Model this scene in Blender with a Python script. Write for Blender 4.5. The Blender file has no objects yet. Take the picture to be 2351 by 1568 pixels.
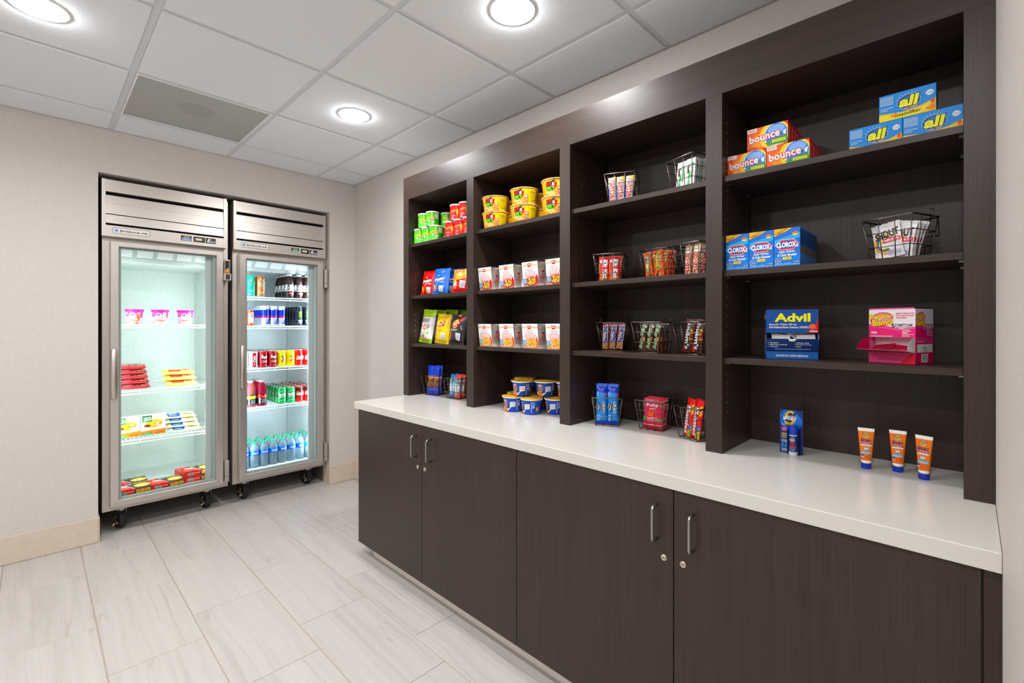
import bpy, bmesh, math, random
from mathutils import Vector, Matrix
random.seed(7)
S = bpy.context.scene
COL = S.collection
PI = math.pi
R = math.radians

# ------------------------------------------------------------------ camera, world, exposure, room lights
H = 1.262                       # camera height
YAW = 0.7955                    # from +Y (fridge wall) towards +X (shelf wall)
cam_d = bpy.data.cameras.new('camera')
cam = bpy.data.objects.new('camera', cam_d)
COL.objects.link(cam)
cam.location = (0, 0, H)
cam.rotation_euler = (PI / 2, 0, -YAW)
cam_d.sensor_width = 36
cam_d.lens = 36 * 1074.44 / 2351
cam_d.shift_y = -(784 - 748.37) / 2351
cam_d.clip_start = 0.02
S.camera = cam

world = bpy.data.worlds.new('world')
S.world = world
world.use_nodes = True
bg = world.node_tree.nodes['Background']
bg.inputs[0].default_value = (0.97, 0.985, 1.0, 1)
bg.inputs[1].default_value = 0.9

S.view_settings.view_transform = 'Standard'
S.view_settings.look = 'None'
S.view_settings.gamma = 1
S.view_settings.use_curve_mapping = False
S.view_settings.exposure = 0.2

ZC = 2.422                      # ceiling height
GX, GY, GT = 0.9258, 2.1172, 0.6096
LIGHT_SPOTS = [(GX + .5 * GT, GY + .5 * GT), (GX + .5 * GT, GY - 1.5 * GT), (GX - 1.5 * GT, GY + .5 * GT),
               (GX - 1.5 * GT, GY - 1.5 * GT), (GX - 1.5 * GT, GY - 3.5 * GT), (GX - 3.5 * GT, GY + .5 * GT),
               (GX - 3.5 * GT, GY - 1.5 * GT), (GX - 3.5 * GT, GY - 3.5 * GT), (GX + .5 * GT, GY - 4.5 * GT)]  # the later ones lie out of view, added to light the room
CEIL_W = 5.0


def area(name, loc, rot, sx, sy, power, color, shape='RECTANGLE', spread=PI, parent=None):
    d = bpy.data.lights.new(name, 'AREA')
    d.shape = shape
    d.size = sx
    d.size_y = sy
    d.energy = power
    d.color = color
    d.spread = spread
    o = bpy.data.objects.new(name, d)
    COL.objects.link(o)
    o.location = loc
    o.rotation_euler = rot
    o.parent = parent
    return o


# ------------------------------------------------------------------ materials
def lin(c):
    def f(v):
        v /= 255.0
        return v / 12.92 if v <= 0.04045 else ((v + 0.055) / 1.055) ** 2.4
    return (f(c[0]), f(c[1]), f(c[2]), 1)


def hexc(h):
    h = h.lstrip('#')
    if len(h) == 3:
        h = ''.join(q * 2 for q in h)
    return tuple(int(h[i:i + 2], 16) for i in (0, 2, 4))


_M = {}


def base_mat(name):
    m = bpy.data.materials.new(name)
    m.use_nodes = True
    return m, m.node_tree.nodes, m.node_tree.links, m.node_tree.nodes['Principled BSDF']


def C(h, kind='card'):
    """printed colour h on a substrate: card, film, can, plastic"""
    key = (h, kind)
    if key in _M:
        return _M[key]
    m, n, l, p = base_mat('print_%s_%s' % (kind, h.strip('#')))
    c0 = lin(hexc(h))
    g0 = .3 * c0[0] + .55 * c0[1] + .15 * c0[2]
    p.inputs['Base Color'].default_value = [max(.003, min(.9, (g0 + (v - g0) * 1.12) * 1.18)) for v in c0[:3]] + [1]      # colour made brighter and more saturated
    r, spec = dict(card=(.42, .35), film=(.27, .5), can=(.25, .5), plastic=(.35, .45), matte=(.7, .2))[kind]
    p.inputs['Roughness'].default_value = r
    p.inputs['Specular IOR Level'].default_value = spec
    if kind == 'film':
        tc = n.new('ShaderNodeTexCoord')
        no = n.new('ShaderNodeTexNoise')
        no.inputs['Scale'].default_value = 55
        no.inputs['Detail'].default_value = 2
        no.inputs['Distortion'].default_value = 1.2
        bp = n.new('ShaderNodeBump')
        bp.inputs['Strength'].default_value = .35
        bp.inputs['Distance'].default_value = .004
        l.new(tc.outputs['Object'], no.inputs['Vector'])
        l.new(no.outputs['Fac'], bp.inputs['Height'])
        l.new(bp.outputs['Normal'], p.inputs['Normal'])
    if kind == 'can':
        p.inputs['Metallic'].default_value = .45
    _M[key] = m
    return m


def metal(name, c, rough=.3, brushed=None, met=1.0):
    if name in _M:
        return _M[name]
    m, n, l, p = base_mat(name)
    p.inputs['Base Color'].default_value = lin(c)
    p.inputs['Metallic'].default_value = met
    p.inputs['Roughness'].default_value = rough
    if brushed:
        tc = n.new('ShaderNodeTexCoord')
        mp = n.new('ShaderNodeMapping')
        mp.inputs['Scale'].default_value = brushed
        no = n.new('ShaderNodeTexNoise')
        no.inputs['Scale'].default_value = 1
        no.inputs['Detail'].default_value = 3
        mr = n.new('ShaderNodeMapRange')
        mr.inputs['To Min'].default_value = rough - .05
        mr.inputs['To Max'].default_value = rough + .09
        bp = n.new('ShaderNodeBump')
        bp.inputs['Strength'].default_value = .012
        bp.inputs['Distance'].default_value = .001
        l.new(tc.outputs['Object'], mp.inputs['Vector'])
        l.new(mp.outputs['Vector'], no.inputs['Vector'])
        l.new(no.outputs['Fac'], mr.inputs['Value'])
        l.new(mr.outputs['Result'], p.inputs['Roughness'])
        l.new(no.outputs['Fac'], bp.inputs['Height'])
        l.new(bp.outputs['Normal'], p.inputs['Normal'])
    _M[name] = m
    return m


def wood(name, axis, dark=(43, 31, 26), light=(59, 45, 38)):
    """dark laminate with fine streaks running along one axis"""
    if name in _M:
        return _M[name]
    m, n, l, p = base_mat(name)
    tc = n.new('ShaderNodeTexCoord')
    mp = n.new('ShaderNodeMapping')
    sc = [330, 330, 330]
    sc[axis] = 5
    mp.inputs['Scale'].default_value = sc
    no = n.new('ShaderNodeTexNoise')
    no.inputs['Scale'].default_value = 1
    no.inputs['Detail'].default_value = 4
    no.inputs['Roughness'].default_value = .6
    mp2 = n.new('ShaderNodeMapping')
    sc2 = [40, 40, 40]
    sc2[axis] = .6
    mp2.inputs['Scale'].default_value = sc2
    no2 = n.new('ShaderNodeTexNoise')
    no2.inputs['Scale'].default_value = 1
    no2.inputs['Detail'].default_value = 2
    add = n.new('ShaderNodeMath')
    add.operation = 'MULTIPLY_ADD'
    add.inputs[1].default_value = .45
    cr = n.new('ShaderNodeValToRGB')
    cr.color_ramp.elements[0].position = .52
    cr.color_ramp.elements[1].position = .92
    cr.color_ramp.elements[0].color = lin(dark)
    cr.color_ramp.elements[1].color = lin(light)
    bp = n.new('ShaderNodeBump')
    bp.inputs['Strength'].default_value = .12
    bp.inputs['Distance'].default_value = .0006
    l.new(tc.outputs['Object'], mp.inputs['Vector'])
    l.new(tc.outputs['Object'], mp2.inputs['Vector'])
    l.new(mp.outputs['Vector'], no.inputs['Vector'])
    l.new(mp2.outputs['Vector'], no2.inputs['Vector'])
    l.new(no2.outputs['Fac'], add.inputs[0])
    l.new(no.outputs['Fac'], add.inputs[2])
    l.new(add.outputs[0], cr.inputs['Fac'])
    l.new(cr.outputs['Color'], p.inputs['Base Color'])
    l.new(no.outputs['Fac'], bp.inputs['Height'])
    l.new(bp.outputs['Normal'], p.inputs['Normal'])
    p.inputs['Roughness'].default_value = .40
    p.inputs['Specular IOR Level'].default_value = .42
    _M[name] = m
    return m


def noisy(name, c1, c2, scale=(200, 200, 200), rough=.6, bump=.1, detail=3, spec=.3):
    if name in _M:
        return _M[name]
    m, n, l, p = base_mat(name)
    tc = n.new('ShaderNodeTexCoord')
    mp = n.new('ShaderNodeMapping')
    mp.inputs['Scale'].default_value = scale
    no = n.new('ShaderNodeTexNoise')
    no.inputs['Scale'].default_value = 1
    no.inputs['Detail'].default_value = detail
    cr = n.new('ShaderNodeValToRGB')
    cr.color_ramp.elements[0].position = .3
    cr.color_ramp.elements[1].position = .7
    cr.color_ramp.elements[0].color = lin(c1)
    cr.color_ramp.elements[1].color = lin(c2)
    bp = n.new('ShaderNodeBump')
    bp.inputs['Strength'].default_value = bump
    bp.inputs['Distance'].default_value = .001
    l.new(tc.outputs['Object'], mp.inputs['Vector'])
    l.new(mp.outputs['Vector'], no.inputs['Vector'])
    l.new(no.outputs['Fac'], cr.inputs['Fac'])
    l.new(cr.outputs['Color'], p.inputs['Base Color'])
    l.new(no.outputs['Fac'], bp.inputs['Height'])
    l.new(bp.outputs['Normal'], p.inputs['Normal'])
    p.inputs['Roughness'].default_value = rough
    p.inputs['Specular IOR Level'].default_value = spec
    _M[name] = m
    return m


def wallpaper(name, c1, c2, ax):
    """woven linen look: two crossed sets of fine stretched threads"""
    m, n, l, p = base_mat(name)
    tc = n.new('ShaderNodeTexCoord')
    outs = []
    for sc in ((520 if ax == 0 else 40, 40 if ax == 0 else 520, 30), (60, 60, 620)):
        mp = n.new('ShaderNodeMapping')
        mp.inputs['Scale'].default_value = sc
        no = n.new('ShaderNodeTexNoise')
        no.inputs['Scale'].default_value = 1
        no.inputs['Detail'].default_value = 2
        l.new(tc.outputs['Object'], mp.inputs['Vector'])
        l.new(mp.outputs['Vector'], no.inputs['Vector'])
        outs.append(no.outputs['Fac'])
    ad = n.new('ShaderNodeMath')
    ad.operation = 'ADD'
    l.new(outs[0], ad.inputs[0])
    l.new(outs[1], ad.inputs[1])
    cr = n.new('ShaderNodeValToRGB')
    cr.color_ramp.elements[0].position = .35
    cr.color_ramp.elements[1].position = .65
    cr.color_ramp.elements[0].color = lin(c1)
    cr.color_ramp.elements[1].color = lin(c2)
    hv = n.new('ShaderNodeMath')
    hv.operation = 'MULTIPLY'
    hv.inputs[1].default_value = .5
    l.new(ad.outputs[0], hv.inputs[0])
    l.new(hv.outputs[0], cr.inputs['Fac'])
    l.new(cr.outputs['Color'], p.inputs['Base Color'])
    bp = n.new('ShaderNodeBump')
    bp.inputs['Strength'].default_value = .15
    bp.inputs['Distance'].default_value = .0006
    l.new(hv.outputs[0], bp.inputs['Height'])
    l.new(bp.outputs['Normal'], p.inputs['Normal'])
    p.inputs['Roughness'].default_value = .55
    return m


def glass(name, tint=(1, 1, 1), refl=.09, body=0.0, bodyc=(1, 1, 1), rough=.02):
    """thin clear sheet or bottle wall: see-through with a fresnel mirror and some milky body"""
    if name in _M:
        return _M[name]
    m = bpy.data.materials.new(name)
    m.use_nodes = True
    n = m.node_tree.nodes
    l = m.node_tree.links
    n.clear()
    out = n.new('ShaderNodeOutputMaterial')
    tr = n.new('ShaderNodeBsdfTransparent')
    tr.inputs[0].default_value = (*tint, 1)
    gl = n.new('ShaderNodeBsdfGlossy')
    gl.inputs['Roughness'].default_value = rough
    fr = n.new('ShaderNodeLayerWeight')
    fr.inputs['Blend'].default_value = refl
    mx = n.new('ShaderNodeMixShader')
    l.new(fr.outputs['Fresnel'], mx.inputs[0])
    src = tr.outputs[0]
    if body:
        df = n.new('ShaderNodeBsdfDiffuse')
        df.inputs[0].default_value = (*bodyc, 1)
        tl = n.new('ShaderNodeBsdfTranslucent')
        tl.inputs[0].default_value = (*bodyc, 1)
        m0 = n.new('ShaderNodeMixShader')
        m0.inputs[0].default_value = .5
        l.new(df.outputs[0], m0.inputs[1])
        l.new(tl.outputs[0], m0.inputs[2])
        m1 = n.new('ShaderNodeMixShader')
        m1.inputs[0].default_value = body
        l.new(tr.outputs[0], m1.inputs[1])
        l.new(m0.outputs[0], m1.inputs[2])
        src = m1.outputs[0]
    l.new(src, mx.inputs[1])
    l.new(gl.outputs[0], mx.inputs[2])
    l.new(mx.outputs[0], out.inputs[0])
    _M[name] = m
    return m


def glow(name, c, e):
    if name in _M:
        return _M[name]
    m, n, l, p = base_mat(name)
    p.inputs['Base Color'].default_value = (.9, .9, .9, 1)
    p.inputs['Emission Color'].default_value = (*c, 1)
    p.inputs['Emission Strength'].default_value = e
    _M[name] = m
    return m


STEEL = metal('stainless_steel', (196, 188, 181), .38, (6, 6, 900), .8)
STEELV = metal('stainless_steel_door', (202, 195, 189), .3, (900, 900, 6), .8)
CHROME = metal('chrome', (200, 198, 195), .16)
NICKEL = metal('satin_nickel', (168, 166, 163), .3)
WIRE = metal('dark_wire', (118, 110, 104), .36)
WHITEWIRE = C('#dfe6e4', 'plastic')
W_V = wood('laminate_vertical', 2)
W_H = wood('laminate_horizontal', 1)
BLACKM = C('#0c0a0a', 'matte')
ALU = metal('can_end', (205, 205, 208), .22)


# ------------------------------------------------------------------ mesh builder
class MB:
    def __init__(s):
        s.v = []
        s.f = []
        s.m = []
        s.sm = []
        s.mats = []

    def mi(s, mat):
        if mat not in s.mats:
            s.mats.append(mat)
        return s.mats.index(mat)

    def add(s, vs, fs, mat, smooth=False):
        b = len(s.v)
        i = s.mi(mat)
        s.v.extend(tuple(q) for q in vs)
        for f in fs:
            s.f.append(tuple(b + k for k in f))
            s.m.append(i)
            s.sm.append(smooth)

    def box(s, x0, x1, y0, y1, z0, z1, mat, xf=None):
        vs = [(x, y, z) for x in (x0, x1) for y in (y0, y1) for z in (z0, z1)]
        if xf:
            vs = [tuple(xf @ Vector(q)) for q in vs]
        s.add(vs, [(0, 1, 3, 2), (4, 6, 7, 5), (0, 4, 5, 1), (2, 3, 7, 6), (0, 2, 6, 4), (1, 5, 7, 3)], mat)
        return s

    def rbox(s, x0, x1, y0, y1, z0, z1, mat, b=.003, seg=2):
        bm = bmesh.new()
        bmesh.ops.create_cube(bm, size=1)
        for v in bm.verts:
            v.co = Vector((x0 + (v.co.x + .5) * (x1 - x0), y0 + (v.co.y + .5) * (y1 - y0), z0 + (v.co.z + .5) * (z1 - z0)))
        bmesh.ops.bevel(bm, geom=bm.edges[:], offset=b, segments=seg, affect='EDGES', profile=.5)
        bm.verts.index_update()
        s.add([v.co[:] for v in bm.verts], [[v.index for v in f.verts] for f in bm.faces], mat, seg > 2)
        bm.free()
        return s

    def lathe(s, prof, mat, n=28, cx=0, cy=0, cap0=True, cap1=True, smooth=True):
        """prof = [(r,z),...]"""
        vs = []
        for r, z in prof:
            for k in range(n):
                a = 2 * PI * k / n
                vs.append((cx + r * math.cos(a), cy + r * math.sin(a), z))
        fs = []
        for i in range(len(prof) - 1):
            for k in range(n):
                a, b = i * n + k, i * n + (k + 1) % n
                fs.append((a, b, b + n, a + n))
        s.add(vs, fs, mat, smooth)
        if cap0:
            s.add(vs[:n], [tuple(range(n))[::-1]], mat)
        if cap1:
            s.add(vs[-n:], [tuple(range(n))], mat)
        return s

    def cyl(s, p0, p1, r, mat, n=12, caps=True, r1=None):
        p0, p1 = Vector(p0), Vector(p1)
        d = (p1 - p0).normalized()
        a = d.orthogonal().normalized()
        b = d.cross(a)
        if r1 is None:
            r1 = r
        vs = []
        for p, rr in ((p0, r), (p1, r1)):
            for k in range(n):
                t = 2 * PI * k / n
                vs.append(tuple(p + a * rr * math.cos(t) + b * rr * math.sin(t)))
        s.add(vs, [(k, (k + 1) % n, n + (k + 1) % n, n + k) for k in range(n)], mat, True)
        if caps:
            s.add(vs[:n], [tuple(range(n))[::-1]], mat)
            s.add(vs[n:], [tuple(range(n))], mat)
        return s

    def tube(s, pts, r, mat, n=6, closed=False):
        pts = [Vector(p) for p in pts]
        N = len(pts)
        vs = []
        prev = None
        for i, p in enumerate(pts):
            if closed:
                d = (pts[(i + 1) % N] - pts[i - 1]).normalized()
            else:
                d = (pts[min(i + 1, N - 1)] - pts[max(i - 1, 0)]).normalized()
            if prev is None:
                a = d.orthogonal().normalized()
            else:
                a = (prev - d * prev.dot(d))
                a = a.normalized() if a.length > 1e-6 else d.orthogonal().normalized()
            prev = a
            b = d.cross(a)
            for k in range(n):
                t = 2 * PI * k / n
                vs.append(tuple(p + a * r * math.cos(t) + b * r * math.sin(t)))
        fs = []
        for i in range(N if closed else N - 1):
            j = (i + 1) % N
            for k in range(n):
                fs.append((i * n + k, i * n + (k + 1) % n, j * n + (k + 1) % n, j * n + k))
        if not closed:
            fs.append(tuple(range(n))[::-1])
            fs.append(tuple((N - 1) * n + k for k in range(n)))
        s.add(vs, fs, mat, True)
        return s

    def grid(s, fn, nu, nv, mat, closed_u=False, smooth=True, matfn=None):
        """fn(i/nu, j/nv) -> point"""
        W = nu if closed_u else nu + 1
        vs = [fn(i / nu, j / nv) for j in range(nv + 1) for i in range(W)]
        if matfn is None:
            s.add(vs, [(j * W + i, j * W + (i + 1) % W, (j + 1) * W + (i + 1) % W, (j + 1) * W + i)
                       for j in range(nv) for i in range(nu)], mat, smooth)
        else:
            b = len(s.v)
            s.v.extend(tuple(q) for q in vs)
            for j in range(nv):
                for i in range(nu):
                    s.f.append(tuple(b + q for q in (j * W + i, j * W + (i + 1) % W, (j + 1) * W + (i + 1) % W, (j + 1) * W + i)))
                    s.m.append(s.mi(matfn((i + .5) / nu, (j + .5) / nv)))
                    s.sm.append(smooth)
        return s

    def mesh(s, name):
        me = bpy.data.meshes.new(name)
        me.from_pydata(s.v, [], s.f)
        for mt in s.mats:
            me.materials.append(mt)
        me.polygons.foreach_set('material_index', s.m)
        me.polygons.foreach_set('use_smooth', s.sm)
        me.update()
        return me


# ------------------------------------------------------------------ printed artwork (flat shapes laid on a surface)
_T = {}


def text_geo(txt, off):
    key = (txt, off)
    if key in _T:
        return _T[key]
    cu = bpy.data.curves.new('t', 'FONT')
    cu.body = txt
    cu.size = 1
    cu.offset = off
    cu.resolution_u = 2
    ob = bpy.data.objects.new('t', cu)
    COL.objects.link(ob)
    me = bpy.data.meshes.new_from_object(ob)
    vs = [(v.co.x, v.co.y) for v in me.vertices]
    fs = [tuple(p.vertices) for p in me.polygons]
    bpy.data.objects.remove(ob)
    bpy.data.curves.remove(cu)
    bpy.data.meshes.remove(me)
    _T[key] = (vs, fs)
    return _T[key]


class Art:
    """2-D artwork in millimetres; x to the right, y up"""
    def __init__(s, kind='card'):
        s.k = kind
        s.items = []
        s.L = 0

    def raw(s, vs, fs, col, lift=True):
        if lift:
            s.L += 1
        s.items.append((vs, fs, C(col, s.k), s.L))
        return s

    def poly(s, pts, col):
        return s.raw(list(pts), [tuple(range(len(pts)))], col)

    def rect(s, x0, y0, x1, y1, col):
        return s.poly([(x0, y0), (x1, y0), (x1, y1), (x0, y1)], col)

    def rects(s, lst, col):
        s.L += 1
        for x0, y0, x1, y1 in lst:
            s.raw([(x0, y0), (x1, y0), (x1, y1), (x0, y1)], [(0, 1, 2, 3)], col, False)
        return s

    def ell(s, cx, cy, rx, ry, col, rot=0, n=20):
        c, q = math.cos(R(rot)), math.sin(R(rot))
        return s.poly([(cx + rx * math.cos(2 * PI * k / n) * c - ry * math.sin(2 * PI * k / n) * q,
                        cy + rx * math.cos(2 * PI * k / n) * q + ry * math.sin(2 * PI * k / n) * c) for k in range(n)], col)

    def arc(s, cx, cy, r0, r1, a0, a1, col, n=14, sy=1):
        s.L += 1
        for k in range(n):
            a, b = R(a0 + (a1 - a0) * k / n), R(a0 + (a1 - a0) * (k + 1) / n)
            s.raw([(cx + r0 * math.cos(a), cy + sy * r0 * math.sin(a)), (cx + r1 * math.cos(a), cy + sy * r1 * math.sin(a)),
                   (cx + r1 * math.cos(b), cy + sy * r1 * math.sin(b)), (cx + r0 * math.cos(b), cy + sy * r0 * math.sin(b))],
                  [(0, 1, 2, 3)], col, False)
        return s

    def text(s, t, cx, cy, w, h, col, rot=0, bold=.015, out=None, outw=.07, slant=0):
        vs0, _ = text_geo(t, 0)
        xs = [v[0] for v in vs0]
        ys = [v[1] for v in vs0]
        mx, my = (min(xs) + max(xs)) / 2, (min(ys) + max(ys)) / 2
        sx, sy = w / max(1e-6, max(xs) - min(xs)), h / max(1e-6, max(ys) - min(ys))
        c, q = math.cos(R(rot)), math.sin(R(rot))
        for off, cc in ([(outw, out)] if out else []) + [(bold, col)]:
            vs, fs = text_geo(t, off)
            P = []
            for x, y in vs:
                x, y = (x - mx) * sx, (y - my) * sy
                x += y * slant
                P.append((cx + x * c - y * q, cy + x * q + y * c))
            s.raw(P, fs, cc)
        return s

    def scribble(s, x0, y0, x1, y1, rows, col, rnd=None):
        """rows of unreadable small print as broken hairlines"""
        rnd = rnd or random.Random(int(x0 * 31 + y0 * 17 + rows))
        out = []
        dy = (y1 - y0) / rows
        for i in range(rows):
            y = y0 + dy * (i + .3)
            x = x0
            while x < x1 - 1:
                w = min(rnd.uniform(1.5, 5), x1 - x)
                out.append((x, y, x + w, y + dy * .42))
                x += w + .8
        return s.rects(out, col)

    def blobs(s, cx, cy, rx, ry, n, size, cols, seed=1):
        rnd = random.Random(seed)
        for col in cols:
            s.L += 1
            for _ in range(n):
                a, q = rnd.uniform(0, 2 * PI), math.sqrt(rnd.random())
                x, y = cx + rx * q * math.cos(a), cy + ry * q * math.sin(a)
                r = size * rnd.uniform(.6, 1.2)
                t0 = rnd.uniform(0, PI)
                pts = []
                for k in range(7):
                    t = 2 * PI * k / 7
                    px_, py_ = r * math.cos(t) * 1.3, r * math.sin(t) * .8 * rnd.uniform(.8, 1.1)
                    pts.append((x + px_ * math.cos(t0) - py_ * math.sin(t0), y + px_ * math.sin(t0) + py_ * math.cos(t0)))
                s.raw(pts, [tuple(range(7))], col, False)
        return s

    def bake(s, mb, fn, step=None, clip=None, off0=.00025, dl=.00004):
        """fn(u,v,off) metres -> 3-D point. step mm: cut the shapes so that they bend"""
        groups = {}
        for vs, fs, m, L in s.items:
            g = groups.setdefault((m, L), ([], []))
            b = len(g[0])
            g[0].extend(vs)
            g[1].extend(tuple(b + k for k in f) for f in fs)
        for (m, L), (vs, fs) in groups.items():
            if step or clip:
                bm = bmesh.new()
                bv = [bm.verts.new((x, y, 0)) for x, y in vs]
                for f in fs:
                    try:
                        bm.faces.new([bv[k] for k in f])
                    except ValueError:
                        pass
                if clip:
                    for co, no in (((clip[0], 0, 0), (-1, 0, 0)), ((clip[2], 0, 0), (1, 0, 0)),
                                   ((0, clip[1], 0), (0, -1, 0)), ((0, clip[3], 0), (0, 1, 0))):
                        bmesh.ops.bisect_plane(bm, geom=bm.verts[:] + bm.edges[:] + bm.faces[:], plane_co=co,
                                               plane_no=no, clear_outer=True)
                if step and bm.verts:
                    for ax in (0, 1):
                        st = step[ax]
                        if not st:
                            continue
                        lo = min(v.co[ax] for v in bm.verts)
                        hi = max(v.co[ax] for v in bm.verts)
                        k = math.ceil(lo / st)
                        while k * st < hi:
                            no = (1, 0, 0) if ax == 0 else (0, 1, 0)
                            co = (k * st, 0, 0) if ax == 0 else (0, k * st, 0)
                            bmesh.ops.bisect_plane(bm, geom=bm.verts[:] + bm.edges[:] + bm.faces[:], plane_co=co, plane_no=no)
                            k += 1
                bm.verts.index_update()
                vs = [(v.co.x, v.co.y) for v in bm.verts]
                fs = [tuple(v.index for v in f.verts) for f in bm.faces]
                bm.free()
            o = off0 + dl * L
            if vs:
                mb.add([fn(x / 1000, y / 1000, o) for x, y in vs], fs, m, bool(step))
        return mb


# ------------------------------------------------------------------ objects
def props(o, label=None, cat=None, group=None, kind=None):
    if label:
        o['label'] = label
    if cat:
        o['category'] = cat
    if group:
        o['group'] = group
    if kind:
        o['kind'] = kind
    return o


def ob(name, me, parent=None, loc=(0, 0, 0), rot=(0, 0, 0)):
    o = bpy.data.objects.new(name, me)
    COL.objects.link(o)
    o.location = loc
    o.rotation_euler = rot
    o.parent = parent
    return o


class Kind:
    """name, category, parts = mesh or [(part name, mesh, [sub-parts], label)]"""
    def __init__(s, name, cat, parts):
        s.name, s.cat, s.parts = name, cat, parts

    def place(s, loc, rz=0, label='', group=None, rx=0, ry=0):
        e = (R(rx), R(ry), R(rz))
        if rx or ry:            # a tilted thing stands on its lowest point
            mt = Matrix.Rotation(R(ry), 3, 'Y') @ Matrix.Rotation(R(rx), 3, 'X')
            ms = [s.parts] if isinstance(s.parts, bpy.types.Mesh) else [p[1] for p in s.parts]
            loc = (loc[0], loc[1], loc[2] - min((mt @ v.co).z for q in ms for v in q.vertices))
        if isinstance(s.parts, bpy.types.Mesh):
            o = ob(s.name, s.parts, None, loc, e)
        else:
            o = ob(s.name, None, None, loc, e)
            o.empty_display_size = .02
            for p in s.parts:
                c = ob(p[0], p[1], o)
                for q in (p[2] if len(p) > 2 else []):
                    ob(q[0], q[1], c)
        return props(o, label, s.cat, group)


def struct(name, mb):
    o = ob(name, mb.mesh(name))
    o['kind'] = 'structure'
    return o
# ================================================================== THE ROOM
XW, YW = 1.857, 3.64            # shelf wall, fridge wall
XL, YB = -3.2, -2.9             # left and back of the room
YR = -.042                      # short wall at the right end of the counter
wpE = wallpaper('wallpaper_linen', (199, 191, 185), (209, 201, 195), 0)
wpR = wallpaper('wallpaper_linen_x', (199, 191, 185), (209, 201, 195), 1)

mb = MB()
mb.box(XW, XW + .12, YR - .12, YW + .12, 0, ZC + .1, wpR)
struct('wall_right', mb)
OX0, OX1, OZ = .2605, 1.6425, 2.163
mb = MB()
mb.box(XL, OX0, YW, YW + .12, 0, ZC + .1, wpE)
mb.box(OX1, XW, YW, YW + .12, 0, ZC + .1, wpE)
mb.box(OX0, OX1, YW, YW + .12, OZ, ZC + .1, wpE)
struct('wall_far', mb)
nic = noisy('niche_shaded_wall', (120, 108, 98), (126, 114, 104), (30, 30, 30), .6)  # recess walls in dark taupe, their shade put into the colour
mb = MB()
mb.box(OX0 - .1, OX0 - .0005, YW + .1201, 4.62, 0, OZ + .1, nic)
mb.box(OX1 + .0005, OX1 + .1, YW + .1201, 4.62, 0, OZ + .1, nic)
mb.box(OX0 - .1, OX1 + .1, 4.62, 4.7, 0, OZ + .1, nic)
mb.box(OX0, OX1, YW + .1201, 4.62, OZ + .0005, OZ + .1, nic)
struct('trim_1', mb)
mb = MB()
mb.box(.36, XW, YR - .12, YR, 0, ZC + .1, wpE)
struct('wall_near', mb)
mb = MB()
mb.box(XL - .1, XL, YB, YW + .12, 0, ZC + .1, wpR)
struct('wall_left', mb)
mb = MB()
mb.box(XW, XW + .12, YB, YR - .12, 0, ZC + .1, wpR)
struct('wall_back', mb)

# vinyl cove base
bs = noisy('beige_base', (203, 187, 168), (209, 194, 175), (40, 40, 40), .45, .03)
mb = MB()
mb.rbox(XL, OX0, YW - .009, YW - .0003, 0.001, .148, bs, .002, 1)
mb.box(OX0, OX0 + .006, YW - .009, YW + .1, 0.001, .148, bs)
struct('baseboard_far', mb)
mb = MB()
mb.rbox(OX1, XW, YW - .009, YW - .0003, 0.001, .148, bs, .002, 1)
mb.box(OX1 - .006, OX1, YW - .009, YW + .1, 0.001, .148, bs)
struct('baseboard_corner', mb)
mb = MB()
mb.rbox(XW - .009, XW - .0003, 2.46, YW - .01, 0.001, .148, bs, .002, 1)
struct('baseboard_right', mb)

# ---- floor tiles 30 x 60 laid in thirds, real joints
TW, TL = .2995, .606
X0f = .1838


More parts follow.
